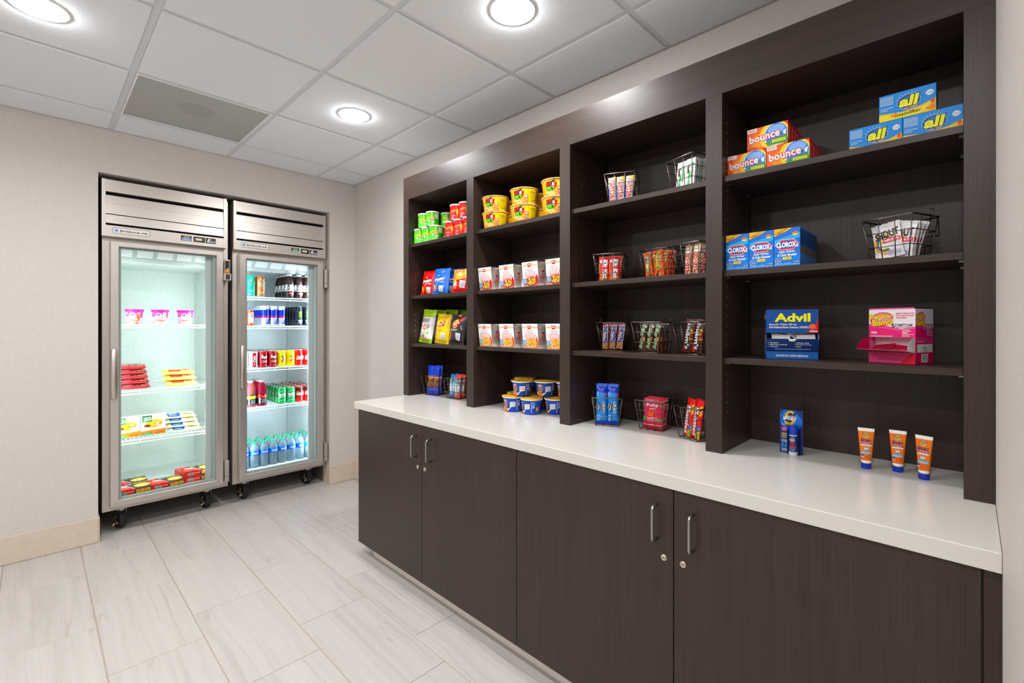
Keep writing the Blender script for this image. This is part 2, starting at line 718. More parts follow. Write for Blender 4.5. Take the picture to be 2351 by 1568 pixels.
def tile_material():
    m, n, l, p = base_mat('porcelain_tile')
    tc = n.new('ShaderNodeTexCoord')
    at = n.new('ShaderNodeAttribute')
    at.attribute_name = 'tile'
    # sideways wobble of the veins
    sep = n.new('ShaderNodeSeparateXYZ')
    l.new(tc.outputs['Object'], sep.inputs[0])
    wob = n.new('ShaderNodeTexNoise')
    wob.noise_dimensions = '4D'
    wob.inputs['Scale'].default_value = 3.2
    wob.inputs['Detail'].default_value = 4
    l.new(tc.outputs['Object'], wob.inputs['Vector'])
    w4 = n.new('ShaderNodeMath')
    w4.operation = 'MULTIPLY'
    w4.inputs[1].default_value = 37
    l.new(at.outputs['Fac'], w4.inputs[0])
    l.new(w4.outputs[0], wob.inputs['W'])
    ax = n.new('ShaderNodeMath')
    ax.operation = 'MULTIPLY_ADD'
    ax.inputs[1].default_value = .05
    l.new(wob.outputs['Fac'], ax.inputs[0])
    l.new(sep.outputs['X'], ax.inputs[2])
    cmb = n.new('ShaderNodeCombineXYZ')
    l.new(ax.outputs[0], cmb.inputs[0])
    ysc = n.new('ShaderNodeMath')
    ysc.operation = 'MULTIPLY'
    ysc.inputs[1].default_value = .03
    l.new(sep.outputs['Y'], ysc.inputs[0])
    l.new(ysc.outputs[0], cmb.inputs[1])
    no = n.new('ShaderNodeTexNoise')
    no.noise_dimensions = '4D'
    no.inputs['Scale'].default_value = 26
    no.inputs['Detail'].default_value = 5
    no.inputs['Roughness'].default_value = .62
    l.new(cmb.outputs[0], no.inputs['Vector'])
    l.new(w4.outputs[0], no.inputs['W'])
    cr = n.new('ShaderNodeValToRGB')
    e = cr.color_ramp.elements
    e[0].position, e[0].color = .28, lin((176, 170, 164))
    e[1].position, e[1].color = .46, lin((188, 182, 177))
    e2 = cr.color_ramp.elements.new(.7)
    e2.color = lin((195, 189, 184))
    l.new(no.outputs['Fac'], cr.inputs['Fac'])
    # hairline veins where a second noise crosses its middle value
    no2 = n.new('ShaderNodeTexNoise')
    no2.noise_dimensions = '4D'
    no2.inputs['Scale'].default_value = 9
    no2.inputs['Detail'].default_value = 2
    l.new(cmb.outputs[0], no2.inputs['Vector'])
    l.new(w4.outputs[0], no2.inputs['W'])
    sb = n.new('ShaderNodeMath')
    sb.operation = 'SUBTRACT'
    sb.inputs[1].default_value = .5
    l.new(no2.outputs['Fac'], sb.inputs[0])
    ab = n.new('ShaderNodeMath')
    ab.operation = 'ABSOLUTE'
    l.new(sb.outputs[0], ab.inputs[0])
    mr = n.new('ShaderNodeMapRange')
    mr.inputs['From Max'].default_value = .006
    mr.inputs['To Min'].default_value = .55
    mr.inputs['To Max'].default_value = 0
    l.new(ab.outputs[0], mr.inputs['Value'])
    mx = n.new('ShaderNodeMix')
    mx.data_type = 'RGBA'
    l.new(mr.outputs['Result'], mx.inputs[0])
    l.new(cr.outputs['Color'], mx.inputs[6])
    mx.inputs[7].default_value = lin((164, 156, 148))
    l.new(mx.outputs[2], p.inputs['Base Color'])
    p.inputs['Roughness'].default_value = .42
    p.inputs['Specular IOR Level'].default_value = .4
    return m


tm = tile_material()
grout = C('#9a8f84', 'matte')
mb = MB()
mb.box(XL, XW, YB, YW + .98, -.05, -.0018, grout)
ids = [0] * 6
g = .0017
k0 = math.floor((XL - X0f) / TW)
rnd = random.Random(3)
for k in range(k0, 8):
    x0, x1 = X0f + k * TW + g, X0f + (k + 1) * TW - g
    x0c, x1c = max(x0, XL), min(x1, XW)
    if x1c - x0c < .01:
        continue
    y = 3.228 + .2033 * (k + 1)
    y -= math.ceil((y - YB) / TL) * TL + TL
    while y < YW + .98:
        a, b = max(y + g, YB), min(y + TL - g, YW + .98)
        if b - a > .01:
            v = [(x0c, a, -.0018), (x1c, a, -.0018), (x1c, b, -.0018), (x0c, b, -.0018)]
            e = .0012
            t = [(x0c + e, a + e, 0), (x1c - e, a + e, 0), (x1c - e, b - e, 0), (x0c + e, b - e, 0)]
            mb.add(v + t, [(4, 5, 6, 7), (0, 1, 5, 4), (1, 2, 6, 5), (2, 3, 7, 6), (3, 0, 4, 7)], tm)
            ids += [rnd.random() * 10] * 5
        y += TL
me = mb.mesh('floor')
at = me.attributes.new('tile', 'FLOAT', 'FACE')
at.data.foreach_set('value', ids)
o = ob('floor', me)
o['kind'] = 'structure'

# ---- suspended ceiling: tiles with stepped edges, grid of T bars
ctile = noisy('ceiling_tile', (232, 236, 240), (238, 242, 246), (170, 170, 170), .9, .25, 4, .1)
cbar = C('#cccfd2', 'matte')
VENT = (-1, 1)                  # grid cells that hold something else
PANEL = (-1, -2)
holes = [(x, y) for x, y in LIGHT_SPOTS]
mb = MB()
mb.box(XL, XW + .1, YB, YW + .1, ZC + .03, ZC + .1, ctile)
i0, i1 = math.floor((XL - GX) / GT), math.ceil((XW - GX) / GT)
j0, j1 = math.floor((YB - GY) / GT), math.ceil((YW - GY) / GT)
hb = .0125
for i in range(i0, i1):
    for j in range(j0, j1):
        if (i, j) in (VENT, PANEL):
            continue
        x0, x1 = max(GX + i * GT, XL), min(GX + (i + 1) * GT, XW)
        y0, y1 = max(GY + j * GT, YB), min(GY + (j + 1) * GT, YW)
        if x1 - x0 < .03 or y1 - y0 < .03:
            continue
        a0 = x0 + (hb if x0 > XL else 0)
        a1 = x1 - (hb if x1 < XW else .012)
        b0 = y0 + (hb if y0 > YB else 0)
        b1 = y1 - (hb if y1 < YW else .012)
        e = .0025
        zt, zl = ZC + .006, ZC
        hole = [q for q in holes if x0 < q[0] < x1 and y0 < q[1] < y1]
        if not hole:
            v = [(a0, b0, zt), (a1, b0, zt), (a1, b1, zt), (a0, b1, zt), (a0 + e, b0 + e, zl), (a1 - e, b0 + e, zl), (a1 - e, b1 - e, zl), (a0 + e, b1 - e, zl)]
            mb.add(v, [(7, 6, 5, 4), (4, 5, 1, 0), (5, 6, 2, 1), (6, 7, 3, 2), (7, 4, 0, 3)], ctile)
        else:
            hx, hy = hole[0]
            N = 32
            r = .0765
            sq = [(a0 + e, b0 + e), (a1 - e, b0 + e), (a1 - e, b1 - e), (a0 + e, b1 - e)]
            ring = [(hx + r * math.cos(2 * PI * (k + .5) / N), hy + r * math.sin(2 * PI * (k + .5) / N)) for k in range(N)]
            outr = []
            for k in range(N):
                a = 2 * PI * (k + .5) / N
                c, q = math.cos(a), math.sin(a)
                t = min(((a1 - e - hx) / c if c > 0 else (a0 + e - hx) / c) if abs(c) > 1e-6 else 9,
                        ((b1 - e - hy) / q if q > 0 else (b0 + e - hy) / q) if abs(q) > 1e-6 else 9)
                outr.append((hx + t * c, hy + t * q))
            v = [(x, y, zl) for x, y in ring] + [(x, y, zl) for x, y in outr] + [(x, y, zl + .03) for x, y in ring]
            fs = []
            for k in range(N):
                m2 = (k + 1) % N
                fs.append((k, m2, N + m2, N + k))
                fs.append((k, 2 * N + k, 2 * N + m2, m2))
            mb.add(v, fs, ctile)
            cs = [(a0 + e, b0 + e), (a1 - e, b0 + e), (a1 - e, b1 - e), (a0 + e, b1 - e)]
            for ci, (cx_, cy_) in enumerate(cs):
                # fill the corner left between the two outer points that straddle it
                best = sorted(range(N), key=lambda k: (outr[k][0] - cx_) ** 2 + (outr[k][1] - cy_) ** 2)[:2]
                mb.add([(cx_, cy_, zl)] + [(outr[b][0], outr[b][1], zl) for b in best], [(0, 1, 2)], ctile)
            v = [(a0, b0, zt), (a1, b0, zt), (a1, b1, zt), (a0, b1, zt)] + [(x, y, zl) for x, y in sq]
            mb.add(v, [(4, 5, 1, 0), (5, 6, 2, 1), (6, 7, 3, 2), (7, 4, 0, 3)], ctile)
struct('ceiling', mb)
mb = MB()
zb = ZC + .0062
for i in range(i0 + 1, i1):
    x = GX + i * GT
    mb.box(x - .012, x + .012, YB, YW, zb, zb + .02, cbar)
for j in range(j0 + 1, j1):
    y = GY + j * GT
    mb.box(XL, XW, y - .012, y + .012, zb + .0003, zb + .02, cbar)
mb.box(XW - .014, XW - .0004, YR, YW, zb - .002, zb + .02, cbar)
mb.box(XL, XW - .015, YW - .014, YW - .0004, zb - .002, zb + .02, cbar)
struct('trim_2', mb)

# ---- recessed lights
diff = glow('light_diffuser', (.985, .99, 1), 120)
trimw = C('#e4e4e2', 'plastic')
ring = MB()
ring.lathe([(.0755, .012), (.0755, -.0015), (.079, -.003), (.0845, -.003), (.0855, -.0008), (.0855, .0005)], trimw, 40, cap0=False, cap1=False)
dm = MB()
dm.lathe([(.0752, -.002), (.070, -.008), (.055, -.0125), (.03, -.0155), (.001, -.0165)], diff, 40, cap0=False)
km = Kind('ceiling_light', 'light', [('trim_ring', ring.mesh('trim_ring')), ('diffuser', dm.mesh('diffuser'))])
LAB = {0: 'round recessed ceiling light nearest the refrigerators, above the shelves', 1: 'large round recessed ceiling light at the top centre, nearest the shelf unit',
       2: 'round recessed ceiling light at the top left, cut by the photo edge'}
for i, (x, y) in enumerate(LIGHT_SPOTS):
    km.place((x, y, ZC), 0, LAB.get(i, 'round recessed ceiling light outside the picture, ' + ['right above the camera', 'behind the camera', 'far left beside the refrigerator wall', 'far left of the camera', 'far left behind the camera', 'behind the short wall'][i - 3]), 'recessed ceiling lights' if i < 3 else 'ceiling lights behind the camera')
    area('downlight', (x, y, ZC - .0175), (0, 0, 0), .12, .12, CEIL_W, (.985, .99, 1), 'DISK', R(165))


# ---- perforated air return over the refrigerators
def perforated():
    m = bpy.data.materials.new('perforated_steel')
    m.use_nodes = True
    n, l = m.node_tree.nodes, m.node_tree.links
    p = n['Principled BSDF']
    p.inputs['Base Color'].default_value = lin((205, 206, 205))
    p.inputs['Roughness'].default_value = .5
    tc = n.new('ShaderNodeTexCoord')
    sep = n.new('ShaderNodeSeparateXYZ')
    l.new(tc.outputs['Object'], sep.inputs[0])
    rs = []
    for ax, ph in (('X', 0), ('Y', 0), ('X', .5), ('Y', .5)):
        a = n.new('ShaderNodeMath')
        a.operation = 'MULTIPLY_ADD'
        a.inputs[1].default_value = 1 / .0068
        a.inputs[2].default_value = ph + 500
        l.new(sep.outputs[ax], a.inputs[0])
        b = n.new('ShaderNodeMath')
        b.operation = 'FRACT'
        l.new(a.outputs[0], b.inputs[0])
        c = n.new('ShaderNodeMath')
        c.operation = 'SUBTRACT'
        c.inputs[1].default_value = .5
        l.new(b.outputs[0], c.inputs[0])
        d = n.new('ShaderNodeMath')
        d.operation = 'POWER'
        d.inputs[1].default_value = 2
        l.new(c.outputs[0], d.inputs[0])
        rs.append(d.outputs[0])
    hit = []
    for a, b in ((0, 1), (2, 3)):
        s_ = n.new('ShaderNodeMath')
        l.new(rs[a], s_.inputs[0])
        l.new(rs[b], s_.inputs[1])
        t = n.new('ShaderNodeMath')
        t.operation = 'LESS_THAN'
        t.inputs[1].default_value = .066
        l.new(s_.outputs[0], t.inputs[0])
        hit.append(t.outputs[0])
    mx = n.new('ShaderNodeMath')
    mx.operation = 'MAXIMUM'
    l.new(hit[0], mx.inputs[0])
    l.new(hit[1], mx.inputs[1])
    iv = n.new('ShaderNodeMath')
    iv.operation = 'SUBTRACT'
    iv.inputs[0].default_value = 1
    l.new(mx.outputs[0], iv.inputs[1])
    l.new(iv.outputs[0], p.inputs['Alpha'])
    return m


vx, vy = GX + (VENT[0] + .5) * GT, GY + (VENT[1] + .5) * GT
vg = props(ob('ceiling_vent', None, None, (vx, vy, ZC)), 'square grey perforated ceiling vent with a dark round duct behind it', 'vent')
q = .292
mb = MB()
for a in ((-q, q, -q, -q + .008), (-q, q, q - .008, q), (-q, -q + .008, -q + .008, q - .008), (q - .008, q, -q + .008, q - .008)):
    mb.box(*a, -.0005, .01, trimw)
ob('frame', mb.mesh('frame'), vg)
mb = MB()
mb.box(-q + .006, q - .006, -q + .006, q - .006, .0025, .0033, perforated())
ob('perforated_panel', mb.mesh('perforated_panel'), vg)
pl = C('#f6f6f4', 'matte')
mb = MB()
N = 32
vs = []
for zz, rr in ((.022, .4), (.0222, .088)):
    for k in range(N):
        a = 2 * PI * (k + .5) / N
        c, s_ = math.cos(a), math.sin(a)
        t = min(q / max(abs(c), 1e-6), q / max(abs(s_), 1e-6)) if rr > .1 else rr
        vs.append((t * c, t * s_, zz))
mb.add(vs, [(k, (k + 1) % N, N + (k + 1) % N, N + k) for k in range(N)], pl, True)
mb.lathe([(.088, .0222), (.088, .0285), (.001, .0285)], BLACKM, N, cap0=False, cap1=False)
for a in ((-q, q, -q, -q + .001), (-q, q, q - .001, q), (-q, -q + .001, -q + .001, q - .001), (q - .001, q, -q + .001, q - .001)):
    mb.box(*a, .0105, .022, pl)
ob('plenum', mb.mesh('plenum'), vg)

px_, py_ = GX + (PANEL[0] + .5) * GT, GY + (PANEL[1] + .5) * GT
pg = props(ob('ceiling_panel', None, None, (px_, py_, ZC)), 'grey framed ceiling panel cut off by the top edge of the photo', 'ceiling panel')
mb = MB()
for a in ((-q, q, -q, -q + .035), (-q, q, q - .035, q), (-q, -q + .035, -q + .035, q - .035), (q - .035, q, -q + .035, q - .035)):
    mb.box(*a, -.001, .006, trimw)
ob('frame', mb.mesh('frame'), pg)
mb = MB()
mb.rbox(-q + .04, q - .04, -q + .04, q - .04, .004, .012, C('#c6c6c4', 'plastic'), .006, 2)
ob('lens', mb.mesh('lens'), pg)

# ================================================================== CABINETS, COUNTER, SHELF UNIT
ZT = .8455
qz = noisy('quartz', (205, 200, 192), (219, 215, 208), (420, 420, 420), .16, .0, 5, .5)
mb = MB()
mb.rbox(1.238, XW - .001, YR + .0005, 2.437, ZT - .038, ZT, qz, .0018, 2)
props(ob('countertop', mb.mesh('countertop')), 'long white speckled stone countertop below the dark shelf unit', 'countertop')


def pull():
    m = MB()
    pts = []
    for t in range(7):
        a = PI / 2 * t / 6
        pts.append((-.026 - .006 * math.sin(a) + .0, 0, .048 - .006 * (1 - math.cos(a)) + .0))
    P = [(0, 0, .048), (-.02, 0, .048)] + [(-.020 - .010 * math.sin(PI / 2 * t / 5), 0, .038 + .010 * math.cos(PI / 2 * t / 5)) for t in range(1, 6)]
    P += [(-.03, 0, z) for z in (.02, 0, -.02)]
    P += [(x, 0, -z) for x, _, z in reversed(P[:7])]
    m.tube(P, .0042, NICKEL, 10)
    return m.mesh('handle')


def lock():
    m = MB()
    rot = Matrix.Rotation(-PI / 2, 4, 'Y')
    t = MB()
    t.lathe([(.0095, 0), (.0095, .0015), (.008, .003), (.0065, .0032), (.0062, .0022), (.0055, .0024), (.005, .003)], metal('lock_metal', (205, 192, 176), .25), 20, cap0=False)
    t.box(-.0028, .0028, -.0007, .0007, .0031, .0034, BLACKM)
    t.lathe([(.0012, .0031), (.0012, .0035)], BLACKM, 10)
    for k, vv in enumerate(t.v):
        t.v[k] = tuple(rot @ Vector(vv))
    return t.mesh('lock')


pull_me, lock_me = pull(), lock()
toe_m = noisy('toe_kick_vinyl', (224, 215, 206), (228, 219, 210), (40, 40, 40), .4, .02)


def cabinet(y_hi, y_lo, hy, ly, label, filler=None):
    """hy = y of the two pulls, ly = y of the two locks"""
    root = props(ob('base_cabinet', None, None, (1.246, (y_hi + y_lo) / 2, 0)), label, 'cabinet')
    oy = (y_hi + y_lo) / 2
    m = MB()
    end = .0
    m.box(.019, XW - 1.246 - .002, (filler or y_lo) - oy, y_hi - oy, .078, ZT - .0385, W_V)
    ob('body', m.mesh('body'), root)
    m = MB()
    m.box(.058, XW - 1.246 - .02, (filler or y_lo) - oy, y_hi - .06 * (y_hi > 2) - oy, .0005, .0775, toe_m)
    ob('toe_kick', m.mesh('toe_kick'), root)
    ym = (y_hi + y_lo) / 2
    for (a, b, hh, ll) in ((y_hi, ym, hy[0], ly[0]), (ym, y_lo, hy[1], ly[1])):
        m = MB()
        m.rbox(0, .0185, b + .0013 - oy, a - .0013 - oy, .080, ZT - .0405, W_V, .0006, 1)
        d = ob('door', m.mesh('door'), root)
        h_ = ob('handle', pull_me, d, (0, hh - oy, .704))
        k_ = ob('lock', lock_me, d, (0.0002, ll - oy, .6075))
    if filler:
        m = MB()
        m.box(.006, .0185, filler - oy, y_lo - .002 - oy, .080, ZT - .0405, W_V)
        ob('filler_strip', m.mesh('filler_strip'), root)


cabinet(2.403, 1.198, (1.844, 1.7265), (1.835, 1.778), 'dark laminate two-door base cabinet on the left, nearer the refrigerators')
cabinet(1.1975, -.0155, (.640, .534), (.6195, .5637), 'dark laminate two-door base cabinet on the right, next to the wall end', YR + .0005)

# ---- shelf unit
XS, XB = 1.566, XW - .0005
UP = [(2.401, 2.455), (1.810, 1.864), (1.196, 1.250), (.578, .631), (YR + .0008, .012)]
ZH0, ZH1 = 2.0195, 2.1525
root = props(ob('shelf_unit', None, None, (XS, 1.2, ZT)), 'tall dark brown built-in shelf unit with four bays standing on the white counter', 'shelf unit')


def rel(m):
    m.v = [(x - XS, y - 1.2, z - ZT) for x, y, z in m.v]
    return m


m = MB()
m.box(XS, XB, UP[4][0], UP[0][1], ZH0, ZH1, W_H)
ob('header', rel(m).mesh('header'), root)
m = MB()
m.box(XB - .006, XB, UP[4][0], UP[0][1], ZT + .0003, ZH0 - .0003, W_V)
ob('back_panel', rel(m).mesh('back_panel'), root)
pin = MB()
pin.cyl((0, -.0009, 0), (0, .002, 0), .0026, metal('sleeve', (205, 178, 145), .35), 8)
sleeve_me = pin.mesh('pin_sleeve')
pin = MB()
pin.box(-.003, .003, -.009, 0, -.0048, 0, NICKEL)
pin_me = pin.mesh('shelf_pin')
for k in range(5):
    a, b = UP[k]
    m = MB()
    m.box(XS + .0002, XB - .0063, a, b, ZT + .0003, ZH0 - .0004, W_V)
    u = ob('upright', rel(m).mesh('upright'), root)
    # line-bored holes with little metal sleeves
    if k < 4:
        for xx in (XS + .045, XB - .055):
            z = ZT + .13
            while z < ZH0 - .08:
                ob('pin_sleeve', sleeve_me, u, (xx - XS, a - 1.2, z - ZT))
                z += .032
SZ = [1.752, 1.443, 1.158]
XSF = XS + .016
for k in range(4):
    for z in SZ:
        m = MB()
        m.rbox(XSF, XB - .0065, UP[k + 1][1] + .0006, UP[k][0] - .0006, z - .0185, z, W_H, .0006, 1)
        s_ = ob('shelf', rel(m).mesh('shelf'), root)
        for yy in (UP[k + 1][1] + .009, UP[k][0]):
            for xx in (XS + .045, XB - .055):
                ob('shelf_pin', pin_me, s_, (xx - XS, yy - 1.2, z - .0187 - ZT))
# ================================================================== REFRIGERATORS
def mul(m, dx, dy, dz):
    m.v = [(x + dx, y + dy, z + dz) for x, y, z in m.v]
    return m


FD = .72
LN = noisy('liner_aluminium', (214, 222, 220), (224, 231, 229), (60, 60, 60), .42, .03)
LN.node_tree.nodes['Principled BSDF'].inputs['Metallic'].default_value = .15
GRYP = C('#9fa5a3', 'plastic')


def fr_meshes():
    D = {}
    m = MB()
    w = .3315
    for a in ((-w, -.273, 0, FD, .144, 2.13), (.273, w, 0, FD, .144, 2.13), (-.273, .273, 0, FD, .144, .2105),
              (-.273, .273, 0, FD, 1.7665, 2.13), (-.273, .273, .6515, FD, .2105, 1.7665)):
        m.box(*a, STEEL)
    for z in (.30, .27, .24, 1.70, 1.67, 1.64, 1.02):
        m.cyl((-.322, -.0012, z), (-.322, .001, z), .0028, metal('rivet', (150, 145, 140), .3), 10)
    D['body'] = m.mesh('body')
    m = MB()
    e = .001
    m.box(-.2725, -.2715, .0, .651, .211, 1.766, LN)
    m.box(.2715, .2725, .0, .651, .211, 1.766, LN)
    m.box(-.2715, .2715, .0, .651, .211, .212, LN)
    m.box(-.2715, .2715, .0, .651, 1.765, 1.766, LN)
    m.box(-.2715, .2715, .650, .651, .212, 1.765, LN)
    # slotted pilasters
    for sx in (-1, 1):
        for y in (.085, .62):
            x0, x1 = sorted((sx * .2714, sx * .2688))
            m.box(x0, x1, y, y + .022, .23, 1.62, LN)
            z = .26
            while z < 1.6:
                m.box(*sorted((sx * .26865, sx * .2690)), y + .007, y + .015, z, z + .009, C('#4c5452', 'matte'))
                z += .022
    D['interior_liner'] = m.mesh('interior_liner')
    # evaporator cover with five slotted panels
    m = MB()
    m.box(-.27, .27, .115, .649, 1.6715, 1.6775, LN)
    m.box(-.27, .27, .112, .118, 1.6715, 1.700, LN)
    p0, p1 = Vector((0, .112, 1.700)), Vector((0, .045, 1.764))
    m.add([(-.27, p0.y, p0.z), (.27, p0.y, p0.z), (.27, p1.y, p1.z), (-.27, p1.y, p1.z)], [(0, 1, 2, 3)], C('#98a3a1', 'plastic'))
    d = (p1 - p0)
    nn = Vector((0, -d.z, d.y)).normalized()
    for k in range(5):
        x0 = -.262 + k * .1055
        for s_ in range(8):
            t0, t1 = .06 + s_ * .112, .06 + s_ * .112 + .075
            a, b = p0 + d * t0 + nn * .003, p0 + d * t1 + nn * .0012
            m.add([(x0, a.y, a.z), (x0 + .082, a.y, a.z), (x0 + .082, b.y, b.z), (x0, b.y, b.z)], [(0, 1, 2, 3)], C('#eef4f3', 'plastic'))
    D['evaporator_cover'] = m.mesh('evaporator_cover')
    m = MB()
    m.box(.2005, .2712, .003, .009, .213, 1.764, GRYP)
    m.box(.2005, .2025, .009, .026, .213, 1.764, GRYP)
    D['lamp_housing'] = m.mesh('lamp_housing')
    m = MB()
    m.cyl((.236, .019, .26), (.236, .019, 1.62), .008, glow('cool_tube', (.86, .97, 1), 2), 14)
    D['lamp_tube'] = m.mesh('lamp_tube')
    # header
    m = MB()
    hx0, hx1, hz0, hz1 = -.337, .313, 1.797, 2.136
    m.box(hx0, hx0 + .018, -.05, -.0005, hz0, hz1, STEEL)
    m.box(hx1 - .018, hx1, -.05, -.0005, hz0, hz1, STEEL)
    m.box(hx0 + .018, hx1 - .018, -.048, -.0005, hz0, 1.863, STEEL)
    m.box(hx0 + .018, hx1 - .018, -.012, -.0005, 1.863, hz1, BLACKM)
    for z0, z1, ym in ((2.063, 2.136, .0), (1.9945, 2.043, .004), (1.932, 1.994, .0), (1.876, 1.9275, .0)):
        vs = []
        for z, y in ((z0, -.047 + ym), (z1, -.043 + ym)):
            vs += [(hx0 + .018, y, z), (hx1 - .018, y, z), (hx1 - .018, y + .003, z), (hx0 + .018, y + .003, z)]
        m.add(vs, [(0, 1, 5, 4), (3, 7, 6, 2), (0, 3, 2, 1), (4, 5, 6, 7), (0, 4, 7, 3), (1, 2, 6, 5)], STEEL)
        m.box(hx0 + .018, hx1 - .018, -.046 + ym, -.016, z0, z0 + .0015, STEEL)
        m.box(hx0 + .018, hx1 - .018, -.042 + ym, -.016, z1 - .0015, z1, STEEL)
    D['header_panel'] = m.mesh('header_panel')
    # badge
    m = MB()
    A = Art('plastic')
    A.rect(0, 0, 177, 34, '#3d3836').rect(2, 2, 175, 32, '#dcd9d2')
    A.ell(17, 17, 12, 12.5, '#8fa9cc').ell(17, 17, 9.5, 10, '#c5d2e4').ell(17, 17, 7, 7.5, '#6d8cbd').ell(17, 17, 3, 3, '#2f4f86')
    A.text('B', 38.5, 16.5, 8, 14, '#3a3532', bold=.03)
    A.text('EVERAGE-AIR', 106, 16, 122, 11.5, '#3a3532', bold=.03)
    A.bake(m, lambda u, v, o_: (u - .287, -.0485 - o_, v + 1.8185))
    D['badge'] = m.mesh('badge')
    # door
    m = MB()
    dx0, dx1, dz0, dz1, y0, y1 = -.3, .292, .174, 1.7705, -.057, -.006
    gx0, gx1, gz0, gz1 = -.258, .250, .214, 1.739
    ym = -.043
    O = [(dx0, dz0), (dx1, dz0), (dx1, dz1), (dx0, dz1)]
    I = [(gx0, gz0), (gx1, gz0), (gx1, gz1), (gx0, gz1)]
    b = .003
    O2 = [(dx0 + b, dz0 + b), (dx1 - b, dz0 + b), (dx1 - b, dz1 - b), (dx0 + b, dz1 - b)]
    I2 = [(gx0 - b, gz0 - b), (gx1 + b, gz0 - b), (gx1 + b, gz1 + b), (gx0 - b, gz1 + b)]
    for k in range(4):
        j = (k + 1) % 4
        q4 = lambda a, ya, c, yc: [(a[k][0], ya, a[k][1]), (a[j][0], ya, a[j][1]), (c[j][0], yc, c[j][1]), (c[k][0], yc, c[k][1])]
        mt = STEELV if k in (1, 3) else STEEL
        for a, ya, c, yc in ((O2, y0, I2, y0), (O, y0 + b, O2, y0), (O, y1, O, y0 + b), (I2, y0, I, y0 + b), (I, y0 + b, I, y1), (I, y1, O, y1)):
            m.add(q4(a, ya, c, yc), [(0, 1, 2, 3)], mt)
        # fine mitre line
        a, c = Vector((O2[k][0], y0 - .0002, O2[k][1])), Vector((I2[k][0], y0 - .0002, I2[k][1]))
        m.cyl(a, c, .0004, C('#6d655f', 'matte'), 4, False)
    D['door'] = m.mesh('door')
    m = MB()
    m.box(gx0 + .0005, gx1 - .0005, -.036, -.032, gz0 + .0005, gz1 - .0005, glass('door_glass', (.985, 1, .995), .07))
    D['glass_pane'] = m.mesh('glass_pane')
    m = MB()
    t = .012
    for a in ((gx0, gx0 + t, gz0, gz1), (gx1 - t, gx1, gz0, gz1), (gx0 + t, gx1 - t, gz0, gz0 + t * .7), (gx0 + t, gx1 - t, gz1 - t * .7, gz1)):
        m.box(a[0], a[1], -.030, -.0065, a[2], a[3], C('#8f9794', 'plastic'))
    m.box(-.3, -.2735, -.0055, -.0005, .19, 1.76, C('#55504d', 'plastic'))
    m.box(.2735, .288, -.0055, -.0005, .19, 1.76, C('#55504d', 'plastic'))
    m.box(-.2735, .2735, -.0055, -.0005, .19, .2115, C('#55504d', 'plastic'))
    m.box(-.2735, .2735, -.0055, -.0005, 1.7655, 1.77, C('#55504d', 'plastic'))
    D['gasket'] = m.mesh('gasket')
    # handle: long tapered paddle standing off the stile
    m = MB()

    def hf(u, v):
        z = .820 + .3075 * v
        t = abs(2 * v - 1)
        w = .0195 - .0062 * t ** 2
        if t > .955:
            w *= math.sqrt(max(0, 1 - ((t - .955) / .045) ** 2)) * .9 + .1
        a = 2 * PI * u
        bulge = .026 * (1 - t ** 2.2) + .008
        return (-.283 + w * math.cos(a), -.059 - bulge * .62 + .010 * math.sin(a) * (1 - .3 * t), z)
    m.grid(hf, 16, 34, metal('handle_metal', (205, 194, 184), .3), closed_u=True)
    m.lathe([(.010, 0), (.010, .001)], STEEL, 8)
    m.v = m.v[:16 * 35]
    m.f = m.f[:16 * 34]
    m.m = m.m[:16 * 34]
    m.sm = m.sm[:16 * 34]
    for z in (.85, 1.098):
        m.box(-.292, -.274, -.068, -.057, z - .012, z + .012, STEEL)
    D['handle'] = m.mesh('handle')
    m = MB()
    m.rbox(.297, .3225, -.066, -.002, -.072, .072, STEEL, .002, 1)
    m.box(.2968, .3228, -.0663, -.002, -.036, -.0335, C('#4b4542', 'matte'))
    m.cyl((.322, -.05, -.07), (.322, -.05, .07), .006, STEEL, 10)
    D['hinge'] = m.mesh('hinge')
    # caster parts
    m = MB()
    m.box(-.032, .032, -.03, .03, .138, .1435, NICKEL)
    m.cyl((0, 0, .118), (0, 0, .139), .022, NICKEL, 16)
    for sx in (-1, 1):
        m.add([(sx * .022, -.016, .126), (sx * .022, .034, .126), (sx * .022, .034, .055), (sx * .022, .018, .045),
               (sx * .0245, -.016, .126), (sx * .0245, .034, .126), (sx * .0245, .034, .055), (sx * .0245, .018, .045)],
              [(0, 1, 2, 3), (7, 6, 5, 4), (0, 4, 5, 1), (1, 5, 6, 2), (2, 6, 7, 3), (3, 7, 4, 0)], NICKEL)
    m.box(-.0245, .0245, -.016, .034, .124, .127, NICKEL)
    m.cyl((-.030, .025, .0635), (.030, .025, .0635), .006, NICKEL, 10)
    m.cyl((-.036, .025, .0635), (-.027, .025, .0635), .011, metal('brass', (170, 150, 115), .35), 6)
    D['fork'] = m.mesh('fork')
    m = MB()
    t = MB()
    t.lathe([(.012, -.010), (.020, -.013), (.040, -.013), (.045, -.0165), (.058, -.0165), (.0625, -.011), (.0635, 0), (.0625, .011), (.058, .0165), (.045, .0165), (.040, .013), (.020, .013), (.012, .010)],
            noisy('black_rubber', (30, 28, 30), (46, 43, 46), (150, 150, 150), .6, .2), 30)
    t.v = [(z, .025 + x, .0635 + y) for x, y, z in t.v]
    D['wheel'] = t.mesh('wheel')
    m = MB()
    m.tube([(-.027, .025, .078), (-.030, .0, .082), (-.034, -.028, .070), (-.042, -.05, .058), (-.058, -.058, .05)], .0055, metal('brass', (170, 150, 115), .35), 6)
    m.rbox(-.034, -.026, -.012, .018, .05, .092, metal('brass', (170, 150, 115), .35), .003, 1)
    m.rbox(-.030, -.022, -.03, -.008, .042, .058, NICKEL, .002, 1)
    D['brake_lever'] = m.mesh('brake_lever')
